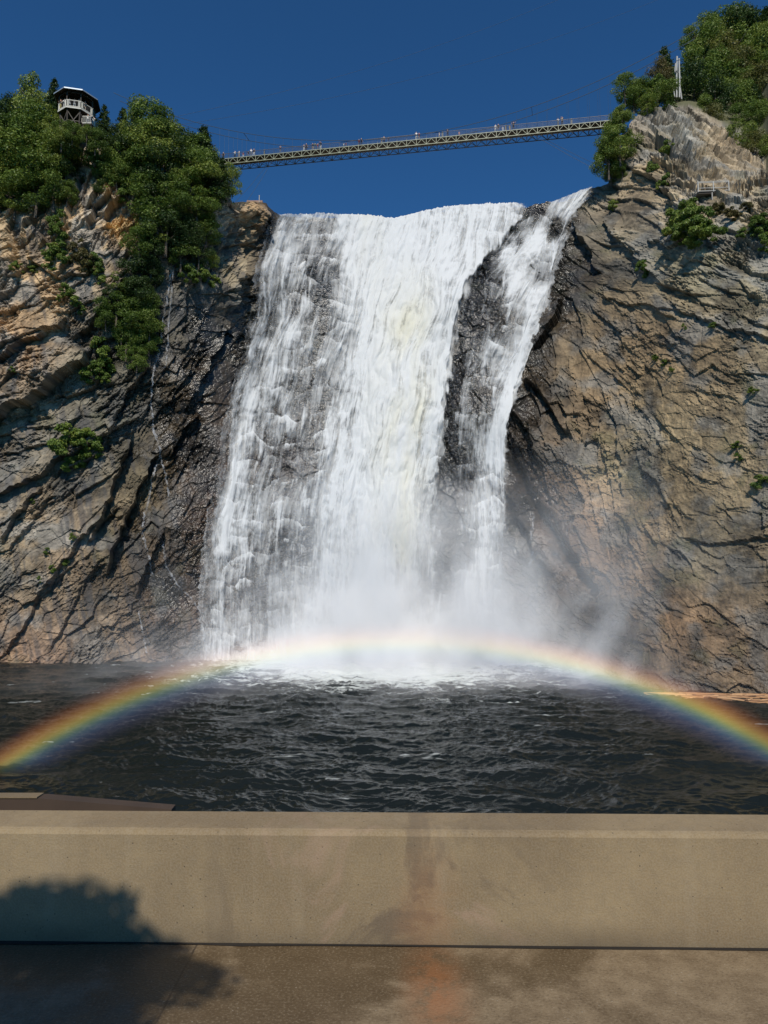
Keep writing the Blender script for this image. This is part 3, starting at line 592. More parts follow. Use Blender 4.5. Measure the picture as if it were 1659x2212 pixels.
c = mixc(t, mth(t, 'MULTIPLY', pore, .75), c, (.04, .03, .022))
sx = nd(t, 'SeparateXYZ'); ln(t, ob, sx.inputs[0])
st1 = noise(t, mapping(t, ob, (1.6, 1, 1.0), (0, 0, 0), (3.1, 0, .4)), 1, 6, .65, 1.2)
dz = nd(t, 'VectorMath', operation='DISTANCE'); ln(t, mapping(t, ob, (.8, 0, 1.2)), dz.inputs[0]); dz.inputs[1].default_value = (0, 0, .2)
spot = mrange(t, dz.outputs['Value'], .25, 1.1, 1, 0)
c = mixc(t, prod(mrange(t, st1, .54, .66, 0, .55), spot), c, (.085, .062, .045)); c = mixc(t, prod(mrange(t, st1, .46, .34, 0, .5), spot), c, (.36, .24, .17))
rz_ = nd(t, 'VectorMath', operation='DISTANCE'); ln(t, mapping(t, ob, (2.4, 0, .9)), rz_.inputs[0]); rz_.inputs[1].default_value = (.25*2.4, 0, 0)
c = mixc(t, prod(mrange(t, mth(t, 'ADD', rz_.outputs['Value'], mth(t, 'MULTIPLY', n2, .4)),   .3, .85, .28, 0), mrange(t, st1, .38, .58, .05, 1)), c, (.33, .15, .06))
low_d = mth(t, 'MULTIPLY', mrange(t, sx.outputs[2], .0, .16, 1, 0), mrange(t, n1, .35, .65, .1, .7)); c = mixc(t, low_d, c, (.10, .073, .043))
for jx in (-2.9, 6.2):
    c = mixc(t, prod(mrange(t, mth(t, 'ABSOLUTE', mth(t, 'SUBTRACT', mth(t, 'ADD', sx.outputs[0], mth(t, 'MULTIPLY', n2, .012)), jx)), .002, .006, 1, 0), mrange(t, n1, .35, .6, .1, .6)), c, (.09, .065, .04))
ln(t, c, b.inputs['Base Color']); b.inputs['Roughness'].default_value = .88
bump(t, b, mth(t, 'SUBTRACT', mth(t, 'ADD', n4, n2), mth(t, 'MULTIPLY', pore, 2)), .22, .010)
CONC = m
def prism(pts, x0, x1):
    """profile (y, z) extruded along x"""
    b = MB(); k = len(pts); nx = 40
    xs = [x0+(x1-x0)*i/nx for i in range(nx+1)]
    vs_ = [(x, y, z) for x in xs for y, z in pts]
    fs = [(i*k+j, i*k+(j+1) % k, (i+1)*k+(j+1) % k, (i+1)*k+j) for i in range(nx) for j in range(k)]
    b.add(vs_, fs+[tuple(range(k))[::-1], tuple(nx*k+j for j in range(k))]); return b
wall = prism([(0, 0), (0, .585), (.012, .606), (.03, .615), (.265, .635), (.285, .625), (.295, .60), (.295, -9.0), (.02, -9.0)][::1], -14, 14).build('parapet_wall', CONC)
wall.location = (0, 4.215, GZ); wall.rotation_euler = (0, 0, R(-1.1)); tag(wall, 'long low tan concrete parapet wall between the pavement and the pool', 'wall')
m, t, b = mat('pavement'); tc = nd(t, 'TexCoord'); ob = tc.outputs['Object']
n1 = noise(t, ob, .9, 6, .6, .5); n2 = noise(t, ob, 7, 6, .7); n3 = noise(t, ob, 70, 3, .6)
c = mixc(t, mrange(t, n2, .3, .7, 0, 1), (.155, .108, .058), (.25, .185, .108))
wetm = mrange(t, n1, .46, .60, 0, .75); c = mixc(t, wetm, c, (.075, .050, .026)); c = mixc(t, mrange(t, n3, .50, .72, 0, .45), c, (.3, .24, .16)); c = mixc(t, mrange(t, n3, .44, .30, 0, .5), c, (.05, .035, .02))
gv = nd(t, 'TexVoronoi', i_Scale=34.0); ln(t, ob, gv.inputs['Vector']); c = mixc(t, prod(mrange(t, gv.outputs['Distance'], .08, .16, 1, 0), mrange(t, n2, .5, .62, 0, .7)), c, (.36, .31, .24))
# rusty wash on the slab in front of the wall
dx_ = nd(t, 'VectorMath', operation='DISTANCE'); ln(t, mapping(t, ob, (2.8, 1.0, 0)), dx_.inputs[0]); dx_.inputs[1].default_value = (.26*2.8, 3.75, 0)
rust = mth(t, 'MULTIPLY', mrange(t, mth(t, 'ADD', dx_.outputs['Value'], mth(t, 'MULTIPLY', n2, .5)),   .25, .95, 1, 0), mrange(t, n2, .34, .60, .08, .72)); c = mixc(t, rust, c, (.30, .115, .040))
sx = nd(t, 'SeparateXYZ'); ln(t, ob, sx.inputs[0]); wob = mth(t, 'MULTIPLY', n2, .02)
for jx in (-1.04, 3.4):
    c = mixc(t, prod(mrange(t, mth(t, 'ABSOLUTE', mth(t, 'SUBTRACT', mth(t, 'ADD', sx.outputs[0], wob), jx)), .003, .007, 1, 0), mrange(t, n2, .35, .6, .2, .9)), c, (.05, .036, .024))
ln(t, c, b.inputs['Base Color']); ln(t, mrange(t, wetm, 0, .75, .85, .38, 'LINEAR'), b.inputs['Roughness']); bump(t, b, mth(t, 'ADD', n3, n2), .4, .01)
PAVE = m
b = MB(); ka = math.tan(R(-1.1)); y0, y1 = 4.195-14*ka, 4.195+14*ka; P8 = [(-14, -16), (14, -16), (14, y1), (-14, y0)]
b.add([(x, y, GZ-.06) for x, y in P8]+[(x, y, GZ) for x, y in P8], [(3, 2, 1, 0), (4, 5, 6, 7)]+[(k, (k+1) % 4, 4+(k+1) % 4, 4+k) for k in range(4)]); o = b.build('pavement', PAVE); tag(o, kind='structure')
m = plain('gap_shade', (.018, .014, .010), .9, 0, .5, 9); b = MB(); n = 60
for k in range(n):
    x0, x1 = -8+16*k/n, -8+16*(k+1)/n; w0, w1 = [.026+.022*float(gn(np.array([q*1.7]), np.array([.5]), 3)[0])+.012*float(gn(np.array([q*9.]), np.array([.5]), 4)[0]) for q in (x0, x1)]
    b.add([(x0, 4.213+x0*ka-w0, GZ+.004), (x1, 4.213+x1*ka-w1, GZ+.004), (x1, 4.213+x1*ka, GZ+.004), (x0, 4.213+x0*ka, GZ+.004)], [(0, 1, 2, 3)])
tag(b.build('gap_shade_strip', m), kind='structure')  # dark strip that paints the shade of the gap at the wall foot
# ground under the terrace down to the pool
b = MB(); b.box((-40, -16.2, -3), (40, 4.0, GZ-.08)); o = b.build('terrace_ground', plain('packed_ground', (.16, .13, .09), .9)); tag(o, kind='structure')
# lower brown ledge beyond the wall at the left
b = MB(); pts = [(-7.5, 0), (-2.42, 0), (-1.50, -.075), (-1.47, -1.2), (-7.5, -1.2)]
vs_ = [(x, 0, z) for x, z in pts]+[(x, .10, z+.004) for x, z in pts]
b.add(vs_, [(0, 1, 2, 3, 4)[::-1], (5, 6, 7, 8, 9), (0, 5, 6, 1)[::-1], (1, 6, 7, 2)[::-1], (2, 7, 8, 3)[::-1], (3, 8, 9, 4)[::-1], (4, 9, 5, 0)[::-1]])
o = b.build('concrete_ledge', plain('brown_concrete', (.055, .036, .024), .85, 0, .5, 2.5)); o.location = (0, 5.2, H-.2865*5.2); cb = MB(); cb.box((-7.4, -.008, .004), (-2.45, .10, .012)); cb.build('coping', CONC, o); tag(o, 'short dark brown ledge just beyond the left end of the parapet wall', 'ledge')

# ================================================================== TREES
def leaf_mat(name, c0, c1, c2):
    m, t, b = mat(name); t.nodes.remove(b); out = t.nodes['Material Output']
    at_ = nd(t, 'Attribute', attribute_name='leaf').outputs['Fac']; oi = nd(t, 'ObjectInfo')
    cr = nd(t, 'ValToRGB'); e = cr.color_ramp.elements; e[0].color = (*c0, 1); e[1].color = (*c2, 1); q = e.new(.55); q.color = (*c1, 1)
    f = mth(t, 'ADD', mth(t, 'MULTIPLY', at_, .62), mth(t, 'MULTIPLY', oi.outputs['Random'], .38)); ln(t, f, cr.inputs[0])
    d = nd(t, 'BsdfDiffuse'); tl = nd(t, 'BsdfTranslucent'); gl = nd(t, 'BsdfGlossy', i_Roughness=.45); ln(t, cr.outputs[0], d.inputs[0]); ln(t, cr.outputs[0], tl.inputs[0]); gl.inputs[0].default_value = (.5, .5, .5, 1)
    mx = nd(t, 'MixShader', i_0=.28); ln(t, d.outputs[0], mx.inputs[1]); ln(t, tl.outputs[0], mx.inputs[2])
    m2 = nd(t, 'MixShader', i_0=.04); ln(t, mx.outputs[0], m2.inputs[1]); ln(t, gl.outputs[0], m2.inputs[2]); ln(t, m2.outputs[0], out.inputs['Surface']); return m
LEAF = leaf_mat('broad_leaf', (.050, .095, .016), (.135, .200, .034), (.32, .35, .07))
DARKLEAF = leaf_mat('dark_needle', (.022, .045, .015), (.05, .088, .022), (.10, .135, .034))
DRYLEAF = leaf_mat('dry_leaf', (.06, .065, .02), (.12, .105, .035), (.20, .16, .06))
OLIVE = leaf_mat('olive_leaf', (.06, .07, .018), (.15, .155, .04), (.30, .27, .07))
BARK = plain('bark', (.10, .08, .06), .9)
PALEBARK = plain('pale_bark', (.42, .39, .34), .8)
def leaves(cent, nrm, size, r, asp=.62):
    """leaf clumps: one bent quad per centre, facing roughly along nrm"""
    n = len(cent); nr_ = nrm+.75*r.normal(size=(n, 3)); nr_ /= np.linalg.norm(nr_, axis=1, keepdims=True)+1e-9
    a = np.cross(nr_, r.normal(size=(n, 3))); a /= np.linalg.norm(a, axis=1, keepdims=True)+1e-9; b = np.cross(nr_, a)
    s = size*(.6+.8*r.random((n, 1))); a = a*s; b = b*s*asp
    V = np.stack([cent-a, cent-b*.9+nr_*s*.12, cent+a, cent+b*.9+nr_*s*.12], 1)
    return V.reshape(-1, 3), np.arange(4*n).reshape(-1, 4)
def crown_broad(seed, nblob=24, nleaf=7000, squat=1.0, leaf=.016):
    r = np.random.default_rng(seed); C = []; Nn = []; T = []
    for k in range(nblob):
        f = (k+.5)/nblob; z = .12+.80*f; rad = .36*math.sin(math.pi*min(1, .18+.80*f))**.7
        a = r.random()*6.28; d = rad*(.35+.65*r.random()); c = np.array([math.cos(a)*d, math.sin(a)*d, z]); br_ = .07+.085*r.random()
        m_ = int(nleaf/nblob*(br_/.125)**2); p = r.normal(size=(m_, 3)); p /= np.linalg.norm(p, axis=1, keepdims=True)
        rr_ = br_*(.55+.5*r.random((m_, 1))); q = p*rr_*np.array([1.15, 1.15, .85]); q[:, 2] -= .25*np.hypot(q[:, 0], q[:, 1])**1.2
        C.append(c+q); Nn.append(p+np.array([0, 0, .45])); T.append(np.clip(r.random()*.55+.45*r.random(m_)+.0*p[:, 2], 0, 1))
    C = np.concatenate(C); Nn = np.concatenate(Nn); T = np.concatenate(T); C[:, 2] = C[:, 2]*squat
    V, Q = leaves(C, Nn, leaf, r); me = npmesh('crown', V, Q); attr(me, 'leaf', np.repeat(T, 4)); return me
def crown_spruce(seed, n=4200):
    r = np.random.default_rng(seed); C = []; Nn = []; T = []
    nl = 20
    for k in range(nl):
        z = .10+.88*k/nl; rad = (1-z)**.85*.24+.012; nb = int(5+9*(1-z))
        for j in range(nb):
            a = r.random()*6.28; L = rad*(.75+.5*r.random()); m_ = int(n/nl/nb*1.4*(1.2-z))+4; s = r.random(m_)**.7
            c = np.stack([np.cos(a)*L*s, np.sin(a)*L*s, z-.10*L/.24*s**1.4*.5+0*s], 1)+r.normal(size=(m_, 3))*.012
            C.append(c); Nn.append(np.tile([math.cos(a)*.5, math.sin(a)*.5, .8], (m_, 1))); T.append(r.random(m_)*.7+.3*s)
    C = np.concatenate(C); V, Q = leaves(C, np.concatenate(Nn), .019, r, .5); me = npmesh('crown', V, Q); attr(me, 'leaf', np.repeat(np.concatenate(T), 4)); return me
def trunk_mesh(seed, top=.8, r0=.022):
    r = random.Random(seed); b = MB(); b.tube([(0, 0, -.12), (.01, 0, .15), (r.uniform(-.02, .02), .01, .45), (r.uniform(-.03, .03), .0, top)], [r0, r0*.85, r0*.55, r0*.15], 6)
    for k in range(7):
        z = .2+.07*k; a = r.random()*6.28; L = .14+.1*r.random(); b.tube([(0, 0, z), (math.cos(a)*L*.5, math.sin(a)*L*.5, z+.05), (math.cos(a)*L, math.sin(a)*L, z+.13)], [r0*.4, r0*.25, r0*.1], 4)
    return b.mesh('trunk')
BROAD = [crown_broad(50+k, 20+k % 4*3) for k in range(6)]; SPRUCE = [crown_spruce(80+k) for k in range(3)]; SHRUB = [crown_broad(120+k, 12, 2600, .72, .03) for k in range(4)]
for me in BROAD: me.materials.append(LEAF)
for me in SPRUCE: me.materials.append(DARKLEAF)
for me in SHRUB: me.materials.append(LEAF)
TR_B = [trunk_mesh(k) for k in range(3)]; TR_S = trunk_mesh(9, .97, .016)
for me in TR_B+[TR_S]: me.materials.append(BARK)
NTREE = [0]
def set_mat(o, m):
    o.material_slots[0].link = 'OBJECT'; o.material_slots[0].material = m
def plant(u, v, hp, kind, label, group=None, dy=0.0, wide=1.0, mt=None, Y=None, cat='tree'):
    """crown centred on pixel (u, v), hp pixels high; stands on the rock (or at depth Y)"""
    if Y is None:
        j = int(np.clip(np.searchsorted(us, u), 0, len(us)-1)); vb = v+hp*.45
        vt_ = v_top[j]
        if vb > vt_: Y = surf(u, vb).y-.02*hp*.5
        else: Y = Yd[-1, j]+2.0
        Y += dy
    hgt_ = hp*Y/F*1.06*1.12; p = at(u, v+hp*.5, Y)
    k = NTREE[0]; NTREE[0] += 1
    if kind == 's':
        o = bpy.data.objects.new('shrub', SHRUB[k % 4]); COL.objects.link(o); o.location = p-Vector((0, 0, .08*hgt_)); o.scale = (hgt_*1.15*wide, hgt_*1.0*wide, hgt_*1.35); o.rotation_euler = (0, 0, random.random()*6.28)
        if mt: set_mat(o, mt)
        tag(o, label, cat if cat != 'tree' else 'shrub', group); return o
    nm = 'spruce_tree' if kind == 'c' else 'broadleaf_tree'
    e = empty(nm, p, random.random()*6.28); e.scale = (hgt_*wide*(1.0 if kind == 'c' else 1.0), hgt_*wide, hgt_)
    c = bpy.data.objects.new('crown', (SPRUCE[k % 3] if kind == 'c' else BROAD[k % 6])); COL.objects.link(c); c.parent = e
    tk = bpy.data.objects.new('trunk', TR_S if kind == 'c' else TR_B[k % 3]); COL.objects.link(tk); tk.parent = e
    if mt: set_mat(c, mt)
    tag(e, label, 'tree', group); return e
def stand(pts, label, group, kind='b', wide=1.25, mt=None, dy=0, jit=5):
    for q in pts:
        u, v, hp = q[:3]; kd = q[3] if len(q) > 3 else kind
        dk = kd == 'b' and mt is None and random.random() < .2
        plant(u+random.uniform(-jit, jit), v+random.uniform(-jit, jit), hp*random.uniform(.9, 1.15), kd, ('darker '+label if dk else 'pointed dark spruce'+label[label.index(' in '):] if kd == 'c' else label), group, dy, wide*random.uniform(.9, 1.15), DARKLEAF if dk else mt)
# left clifftop: singles on the skyline
plant(62, 225, 140, 'b', 'tallest wispy tree at the far left of the clifftop', wide=.8)
plant(112, 225, 110, 'c', 'dark pointed spruce just left of the viewing pavilion roof')
plant(222, 275, 95, 'c', 'narrow dark spruce just right of the viewing pavilion')
plant(262, 285, 100, 'c', 'small pointed spruce second right of the viewing pavilion', dy=2)
plant(318, 275, 130, 'b', 'tall rounded tree highest between the pavilion and the bridge', wide=.95)
plant(438, 340, 130, 'c', 'sharp dark conical spruce left of the footbridge end', wide=1.2)
plant(494, 390, 75, 'b', 'light green bush tree leaning over the cliff under the footbridge end', wide=.9, Y=116)
plant(285, 290, 90, 'b', 'yellowish green tree beside the tall rounded tree on the left clifftop')
stand([(18, 260, 100), (5, 310, 110), (40, 300, 110), (85, 290, 100), (120, 290, 80), (15, 380, 110), (60, 360, 120), (105, 345, 100), (140, 350, 80), (30, 425, 80), (75, 415, 90), (118, 400, 90), (-30, 300, 130), (-30, 400, 120), (140, 420, 50), (5, 440, 60), (95, 300, 90), (60, 300, 110), (120, 325, 80)],
      'leafy tree in the dense green mass left of the viewing pavilion', 'trees left of the pavilion')
stand([(240, 315, 80), (270, 330, 90), (300, 320, 100), (335, 320, 110), (365, 320, 110), (395, 345, 100), (415, 365, 90), (350, 370, 100), (310, 370, 90), (375, 390, 90), (410, 400, 80), (270, 375, 70), (230, 340, 60), (460, 385, 90, 'c'), (478, 390, 80, 'c'), (440, 390, 80), (330, 400, 80), (225, 375, 45), (250, 370, 60), (380, 320, 100), (345, 290, 90), (425, 340, 90), (455, 370, 90), (215, 400, 40)],
      'leafy tree in the wood between the pavilion and the footbridge', 'trees between pavilion and footbridge')
stand([(300, 440, 80), (340, 445, 90), (380, 440, 80), (420, 450, 70), (320, 500, 80), (360, 500, 90), (400, 500, 80), (440, 500, 60), (430, 545, 60), (395, 545, 70), (300, 530, 60), (335, 545, 60), (455, 560, 40), (440, 460, 60)],
      'bushy tree clinging to the steep rock below the left clifftop wood', 'trees on the upper rock face', dy=-.8)
stand([(290, 590, 70), (320, 590, 60), (260, 620, 60), (300, 640, 70), (325, 650, 60), (250, 670, 60), (285, 690, 70), (318, 700, 60), (300, 740, 60), (325, 745, 40), (275, 745, 60), (290, 775, 50), (230, 690, 50), (262, 720, 50), (240, 640, 40)],
      'bushy green tree in the hanging band of growth halfway down the left cliff', 'trees in the hanging band', dy=-.8)
stand([(215, 750, 50, 's'), (225, 785, 50, 's'), (205, 800, 45, 's'), (220, 815, 30, 's'), (195, 790, 30, 's')], 'shrub at the lower tip of the hanging green band on the left cliff', 'shrubs at the band tip', 's', 1, None, -.4)
stand([(120, 500, 50, 's'), (135, 530, 40, 's'), (115, 540, 45, 's'), (125, 470, 45, 's'), (140, 560, 30, 's'), (105, 560, 35, 's')], 'light green shrub on the ochre rock below the left trees', 'shrubs on ochre rock', 's', 1, None, -.3)
stand([(180, 560, 50, 's'), (160, 545, 40, 's'), (200, 575, 30, 's'), (175, 530, 30, 's')], 'dry brownish scrub on the ochre rock under the pavilion', 'dry scrub', 's', 1, DRYLEAF, -.3)
stand([(145, 620, 30, 's'), (160, 640, 30, 's'), (172, 665, 25, 's'), (135, 640, 20, 's'), (205, 560, 40, 's'), (215, 600, 40, 's')], 'small dark green shrub on the rock beside the hanging band', 'small dark shrubs', 's', 1, None, -.3)
stand([(55, 580, 25, 's'), (35, 570, 22, 's'), (75, 575, 22, 's'), (90, 545, 18, 's')], 'low tuft of growth on the ochre slope at far left', 'tufts far left', 's', 1.2, None, -.3)
stand([(150, 950, 60, 's'), (175, 965, 55, 's'), (190, 945, 45, 's'), (165, 990, 40, 's'), (150, 1000, 30, 's'), (200, 975, 35, 's'), (175, 940, 40, 's')], 'olive shrub in the lone clump midway down the left cliff', 'shrubs in the lone clump', 's', 1.1, None, -.4)
stand([(155, 1160, 18, 's'), (100, 1190, 16, 's'), (70, 1085, 14, 's'), (30, 800, 14, 's'), (110, 1230, 18, 's'), (145, 1220, 14, 's'), (85, 1250, 14, 's')], 'tiny plant in a crack low on the left cliff', 'crack plants left', 's', 1.1, None, -.2)
stand([(410, 590, 40, 's'), (440, 600, 30, 's'), (465, 605, 30, 's'), (430, 580, 30, 's')], 'shrub hanging at the lower right edge of the left wood', 'hanging shrubs left', 's', 1, None, -.4)
stand([(205, 340, 40, 's'), (222, 355, 40, 's'), (195, 300, 30, 's'), (160, 300, 25, 's'), (232, 390, 35, 's'), (265, 420, 45, 's'), (200, 320, 30, 's')], 'shrub on the rock spur directly under the viewing pavilion', 'shrubs under the pavilion', 's', 1, None, -.4)
plant(132, 292, 60, 'b', 'tree in front of the left legs of the viewing pavilion', wide=1.1, Y=102)
plant(205, 305, 50, 'b', 'tree in front of the lower landing posts of the pavilion', wide=1.1, Y=102.5)
plant(160, 268, 70, 'c', 'dark spruce behind the bracing of the viewing pavilion', Y=112, wide=2.0)
plant(192, 272, 70, 'c', 'dark spruce behind the lower landing of the pavilion', Y=112, wide=2.0)
plant(156, 287, 44, 'b', 'small tree hiding the feet of the pavilion legs on the left', Y=101.5, wide=1.2)
plant(187, 290, 42, 'b', 'small tree hiding the feet of the pavilion legs on the right', Y=101.5, wide=1.2)
plant(178, 285, 50, 'b', 'dark tree directly behind the legs of the viewing pavilion', Y=113, wide=1.3)
plant(150, 290, 45, 'b', 'tree behind the left leg of the viewing pavilion', Y=112, wide=1.2)
plant(478, 425, 25, 's', 'grassy tuft on top of the pale rock pillar left of the falls', wide=1.3)
# right clifftop
plant(1350, 190, 65, 'b', 'loose light tree at the tip of the right clifftop above the bridge', wide=1.1, Y=130)
plant(1440, 160, 120, 'c', 'dark ragged spruce behind the white mast on the right', wide=1.1, Y=146, mt=DARKLEAF)
plant(1430, 165, 80, 'b', 'olive brown tree just left of the white mast', wide=.9, Y=142, mt=DRYLEAF)
stand([(1385, 200, 60), (1400, 205, 65), (1420, 205, 70), (1370, 205, 55), (1435, 205, 60), (1395, 225, 40), (1415, 195, 60), (1375, 225, 40)], 'rounded bush tree on the right knoll left of the white mast', 'bush trees on the knoll', wide=1.2, dy=-1)
for q in [(1335, 270, 70), (1325, 310, 80), (1315, 345, 70), (1330, 350, 60), (1340, 310, 80), (1308, 320, 50), (1345, 250, 50), (1320, 375, 40), (1345, 370, 30)]:
    plant(*q, 'b', 'yellow green tree hanging down the rock at the right bridge end', 'trees at the right bridge end', Y=124+random.uniform(-1, 2), wide=1.15)
HS = []
for (u0, u1, v, hp, Y) in [(1510, 1690, 80, 110, 165), (1500, 1690, 120, 115, 160), (1485, 1690, 160, 110, 154), (1478, 1700, 200, 95, 148), (1500, 1700, 235, 90, 142), (1535, 1700, 265, 85, 136), (1575, 1700, 300, 75, 128), (1620, 1700, 330, 70, 119)]:
    n = max(2, int((u1-u0)/34))
    for k in range(n): HS.append((u0+(u1-u0)*(k+random.uniform(.2, .8))/n, v+random.uniform(-12, 12), hp*random.uniform(.8, 1.15), Y+random.uniform(-2, 2)))
for i, (u, v, hp, Y) in enumerate(HS):
    kd = ('b', 'b', 'd', 'b', 'c', 'b', 'y')[i % 7]
    plant(u, v, hp*(1.15 if kd == 'c' else 1), 'c' if kd == 'c' else 'b', {'b': 'leafy tree in the dense wood on the right hilltop', 'd': 'darker leafy tree in the dense wood on the right hilltop', 'y': 'olive tinged tree in the dense wood on the right hilltop', 'c': 'pointed dark spruce in the dense wood on the right hilltop'}[kd], 'trees on the right hilltop', Y=Y, wide=random.uniform(.95, 1.2) if kd != 'c' else 1.3, mt={'d': DARKLEAF, 'y': OLIVE}.get(kd))
plant(1545, 75, 90, 'b', 'tree forming the left shoulder of the right hilltop wood', Y=166); plant(1625, 60, 85, 'b', 'topmost tree on the skyline at upper right', Y=170, wide=.85)
plant(1500, 90, 70, 'b', 'small tree at the left rim of the right hilltop wood', Y=160)
stand([(1465, 480, 60, 's'), (1495, 470, 65, 's'), (1520, 475, 60, 's'), (1480, 500, 55, 's'), (1510, 505, 55, 's'), (1450, 475, 40, 's'), (1530, 500, 45, 's'), (1490, 445, 45, 's'), (1470, 515, 30, 's')], 'bushy green shrub in the big clump below the right viewing platform', 'shrubs below the platform', 's', 1.1, None, -.8)
stand([(1560, 450, 25, 's'), (1585, 455, 28, 's'), (1610, 450, 22, 's'), (1545, 445, 22, 's'), (1630, 470, 25, 's')], 'dry yellowish tuft beside the right viewing platform legs', 'dry tufts by the platform', 's', 1.3, DRYLEAF, -.4)
stand([(1625, 490, 35, 's'), (1645, 475, 40, 's'), (1655, 520, 30, 's'), (1610, 505, 25, 's'), (1662, 500, 40, 's')], 'shrub at the right edge level with the big clump', 'shrubs at the right edge', 's', 1.1, None, -.4)
plant(1443, 318, 32, 's', 'shrub on the bare rock knoll below the white mast', wide=1.1); plant(1405, 360, 34, 's', 'shrub at the foot of the pale knoll left edge'); plant(1440, 385, 28, 's', 'upper of two small shrubs left of the viewing platform'); plant(1425, 400, 24, 's', 'lower of two small shrubs left of the viewing platform')
plant(1388, 578, 40, 's', 'bright green shrub in a notch on the right cliff', wide=.8); plant(1478, 705, 16, 's', 'small plant on the ledge across the right cliff'); plant(1325, 440, 26, 's', 'mossy tuft on the brow beside the side cascade')
stand([(1415, 775, 14, 's'), (1430, 785, 14, 's'), (1445, 795, 12, 's'), (1540, 700, 14, 's'), (1620, 840, 16, 's'), (1645, 1040, 30, 's'), (1600, 985, 16, 's'), (1590, 960, 14, 's')], 'small plant rooted in a crack of the right cliff', 'crack plants right', 's', 1.5, None, -.2)

# unseen tree-shaped caster, added behind the viewer to throw the shadow on the wall
sh = Vector((-2.05, 3.98, GZ)); tp = sh+S_DIR*(5.2/S_DIR.z)
e = empty('shadow_caster', (tp.x, tp.y, GZ))
c = bpy.data.objects.new('crown', crown_broad(301, 26, 9000, 1, .03)); c.data.materials.append(LEAF); COL.objects.link(c); c.parent = e; c.scale = (2.8, 1.2, 1.15); c.location = (0, 0, 5.2-.62)  # crown of the unseen shadow caster
tk = bpy.data.objects.new('trunk', TR_B[0]); COL.objects.link(tk); tk.parent = e; tk.scale = (4, 4, 6); tag(e, 'unseen tree-shaped shadow caster added behind the viewer for the left of the wall', 'tree')  # trunk of the unseen shadow caster

# ================================================================== FOOTBRIDGE
GREEN = plain('pale_green_paint', (.175, .185, .125), .5, 0, .15); DKSHADE = plain('dark_shaded_steel', (.06, .06, .055), .5, 0, .2); WOOD = plain('weathered_wood', (.060, .042, .028), .85, 0, .3, 2); RAILM = plain('rail_steel', (.05, .05, .055), .5)
CABLE = plain('cable_steel', (.05, .07, .10), .5); GREYP = plain('grey_panel', (.17, .17, .16), .6)
BL, BR = at(474, 344.5, 148.0), at(1320, 259.5, 134.8)
BL.z = BR.z = (BL.z+BR.z)/2
bd = (BR-BL); BLEN = bd.length; bd.normalize(); bn = Vector((-bd.y, bd.x, 0)); BW = 2.5; TH = 1.22
bridge = empty('footbridge', BL, math.atan2(bd.y, bd.x)); tag(bridge, 'long steel suspension footbridge spanning the gorge above the waterfall', 'bridge')
NP = 40; pl = BLEN/NP
def truss(y, mt, name, top=True):
    b = MB(); b.bar((0, y, 0), (BLEN, y, 0), .14, .12); b.bar((0, y, -TH), (BLEN, y, -TH), .14, .12)
    o = b.build(name, mt, bridge)
    for i in range(NP+1):
        q = MB(); x = i*pl; q.bar((x, y, .16), (x, y, -TH-.08), .10)
        if i < NP: q.bar((x+.05, y, -TH+.05), (x+pl/2, y, -.05), .075); q.bar((x+pl/2, y, -.05), (x+pl-.05, y, -TH+.05), .075)
        q.build('truss_bay', mt, bridge)
GREEN = plain('pale_green_paint', (.26, .275, .185), .5, 0, .15); truss(0, GREEN, 'truss_chord'); truss(BW, DKSHADE, 'truss_chord')  # far truss is darker: its shade is put into the colour
b = MB()
for i in range(NP):
    x = i*pl; b.bar((x, .1, -TH), (x, BW-.1, -TH), .09); b.bar((x+.1, .1, -TH), (x+pl-.1, BW-.1, -TH), .08); 
    if i % 2 == 0: b.bar((x+.1, BW-.1, -TH+.004), (x+pl*.5, BW*.5, -TH+.004), .08)
b.build('cross_bracing', DKSHADE, bridge)
b = MB()
for k in range(5): b.box((0, .12+k*(BW-.24)/5+.004, -.10), (BLEN, .12+(k+1)*(BW-.24)/5-.02, -.04))
for i in range(NP*2): b.box((i*pl/2, .13, -.26), (i*pl/2+.12, BW-.13, -.102))
b.build('deck', WOOD, bridge)
for y in (.06, BW-.06):
    b = MB()
    for z in (.35, .62, .9, 1.2): b.bar((0, y, z), (BLEN, y, z), .07 if z > 1 else .028)
    for i in range(NP*2): b.bar((i*pl/2, y, .05), (i*pl/2, y, 1.2), .05 if i % 2 == 0 else .022)
    for i in range(NP*8): b.bar((i*pl/8, y, .05), (i*pl/8, y, 1.2), .012)
    b.build('railing', RAILM, bridge)
def bx_of(u):      # distance along the bridge seen at pixel column u
    a = (u-829.5)/F/(CP-.52*SP); return (a*BL.y-BL.x)/(bd.x-a*bd.y)
for u in (571, 824, 956, 1093, 1236):
    b = MB(); x = bx_of(u); b.box((x-.17, .12, .02), (x+.17, .20, 1.35)); b.box((x-.13, .20, .10), (x+.13, .26, 1.25)); b.build('railing_panel', GREYP, bridge)
s0 = bx_of(845); kc = .0043
def cz(x): return .9+kc*(x-s0)**2
for y in (-.12, BW+.12):
    b = MB(); b.tube([(x, y, cz(x)) for x in np.linspace(-26, BLEN+17.5, 60)], .06, 6); b.build('main_cable', CABLE, bridge)
    for i in range(0, NP+1, 1):
        x = i*pl
        if cz(x) > 1.5: q = MB(); q.tube([(x, y, .05), (x, y, cz(x)-.02)], .017, 5); q.build('hanger', CABLE, bridge)
q = MB(); 
for u in (526, 1150):
    x = bx_of(u); q = MB(); q.bar((x, -.12, cz(x)), (x+.3, BW+.12, cz(x)), .08); q.build('cable_tie', CABLE, bridge)
def bpt(u, y, z): return BL+bd*bx_of(u)+bn*y+Vector((0, 0, z))
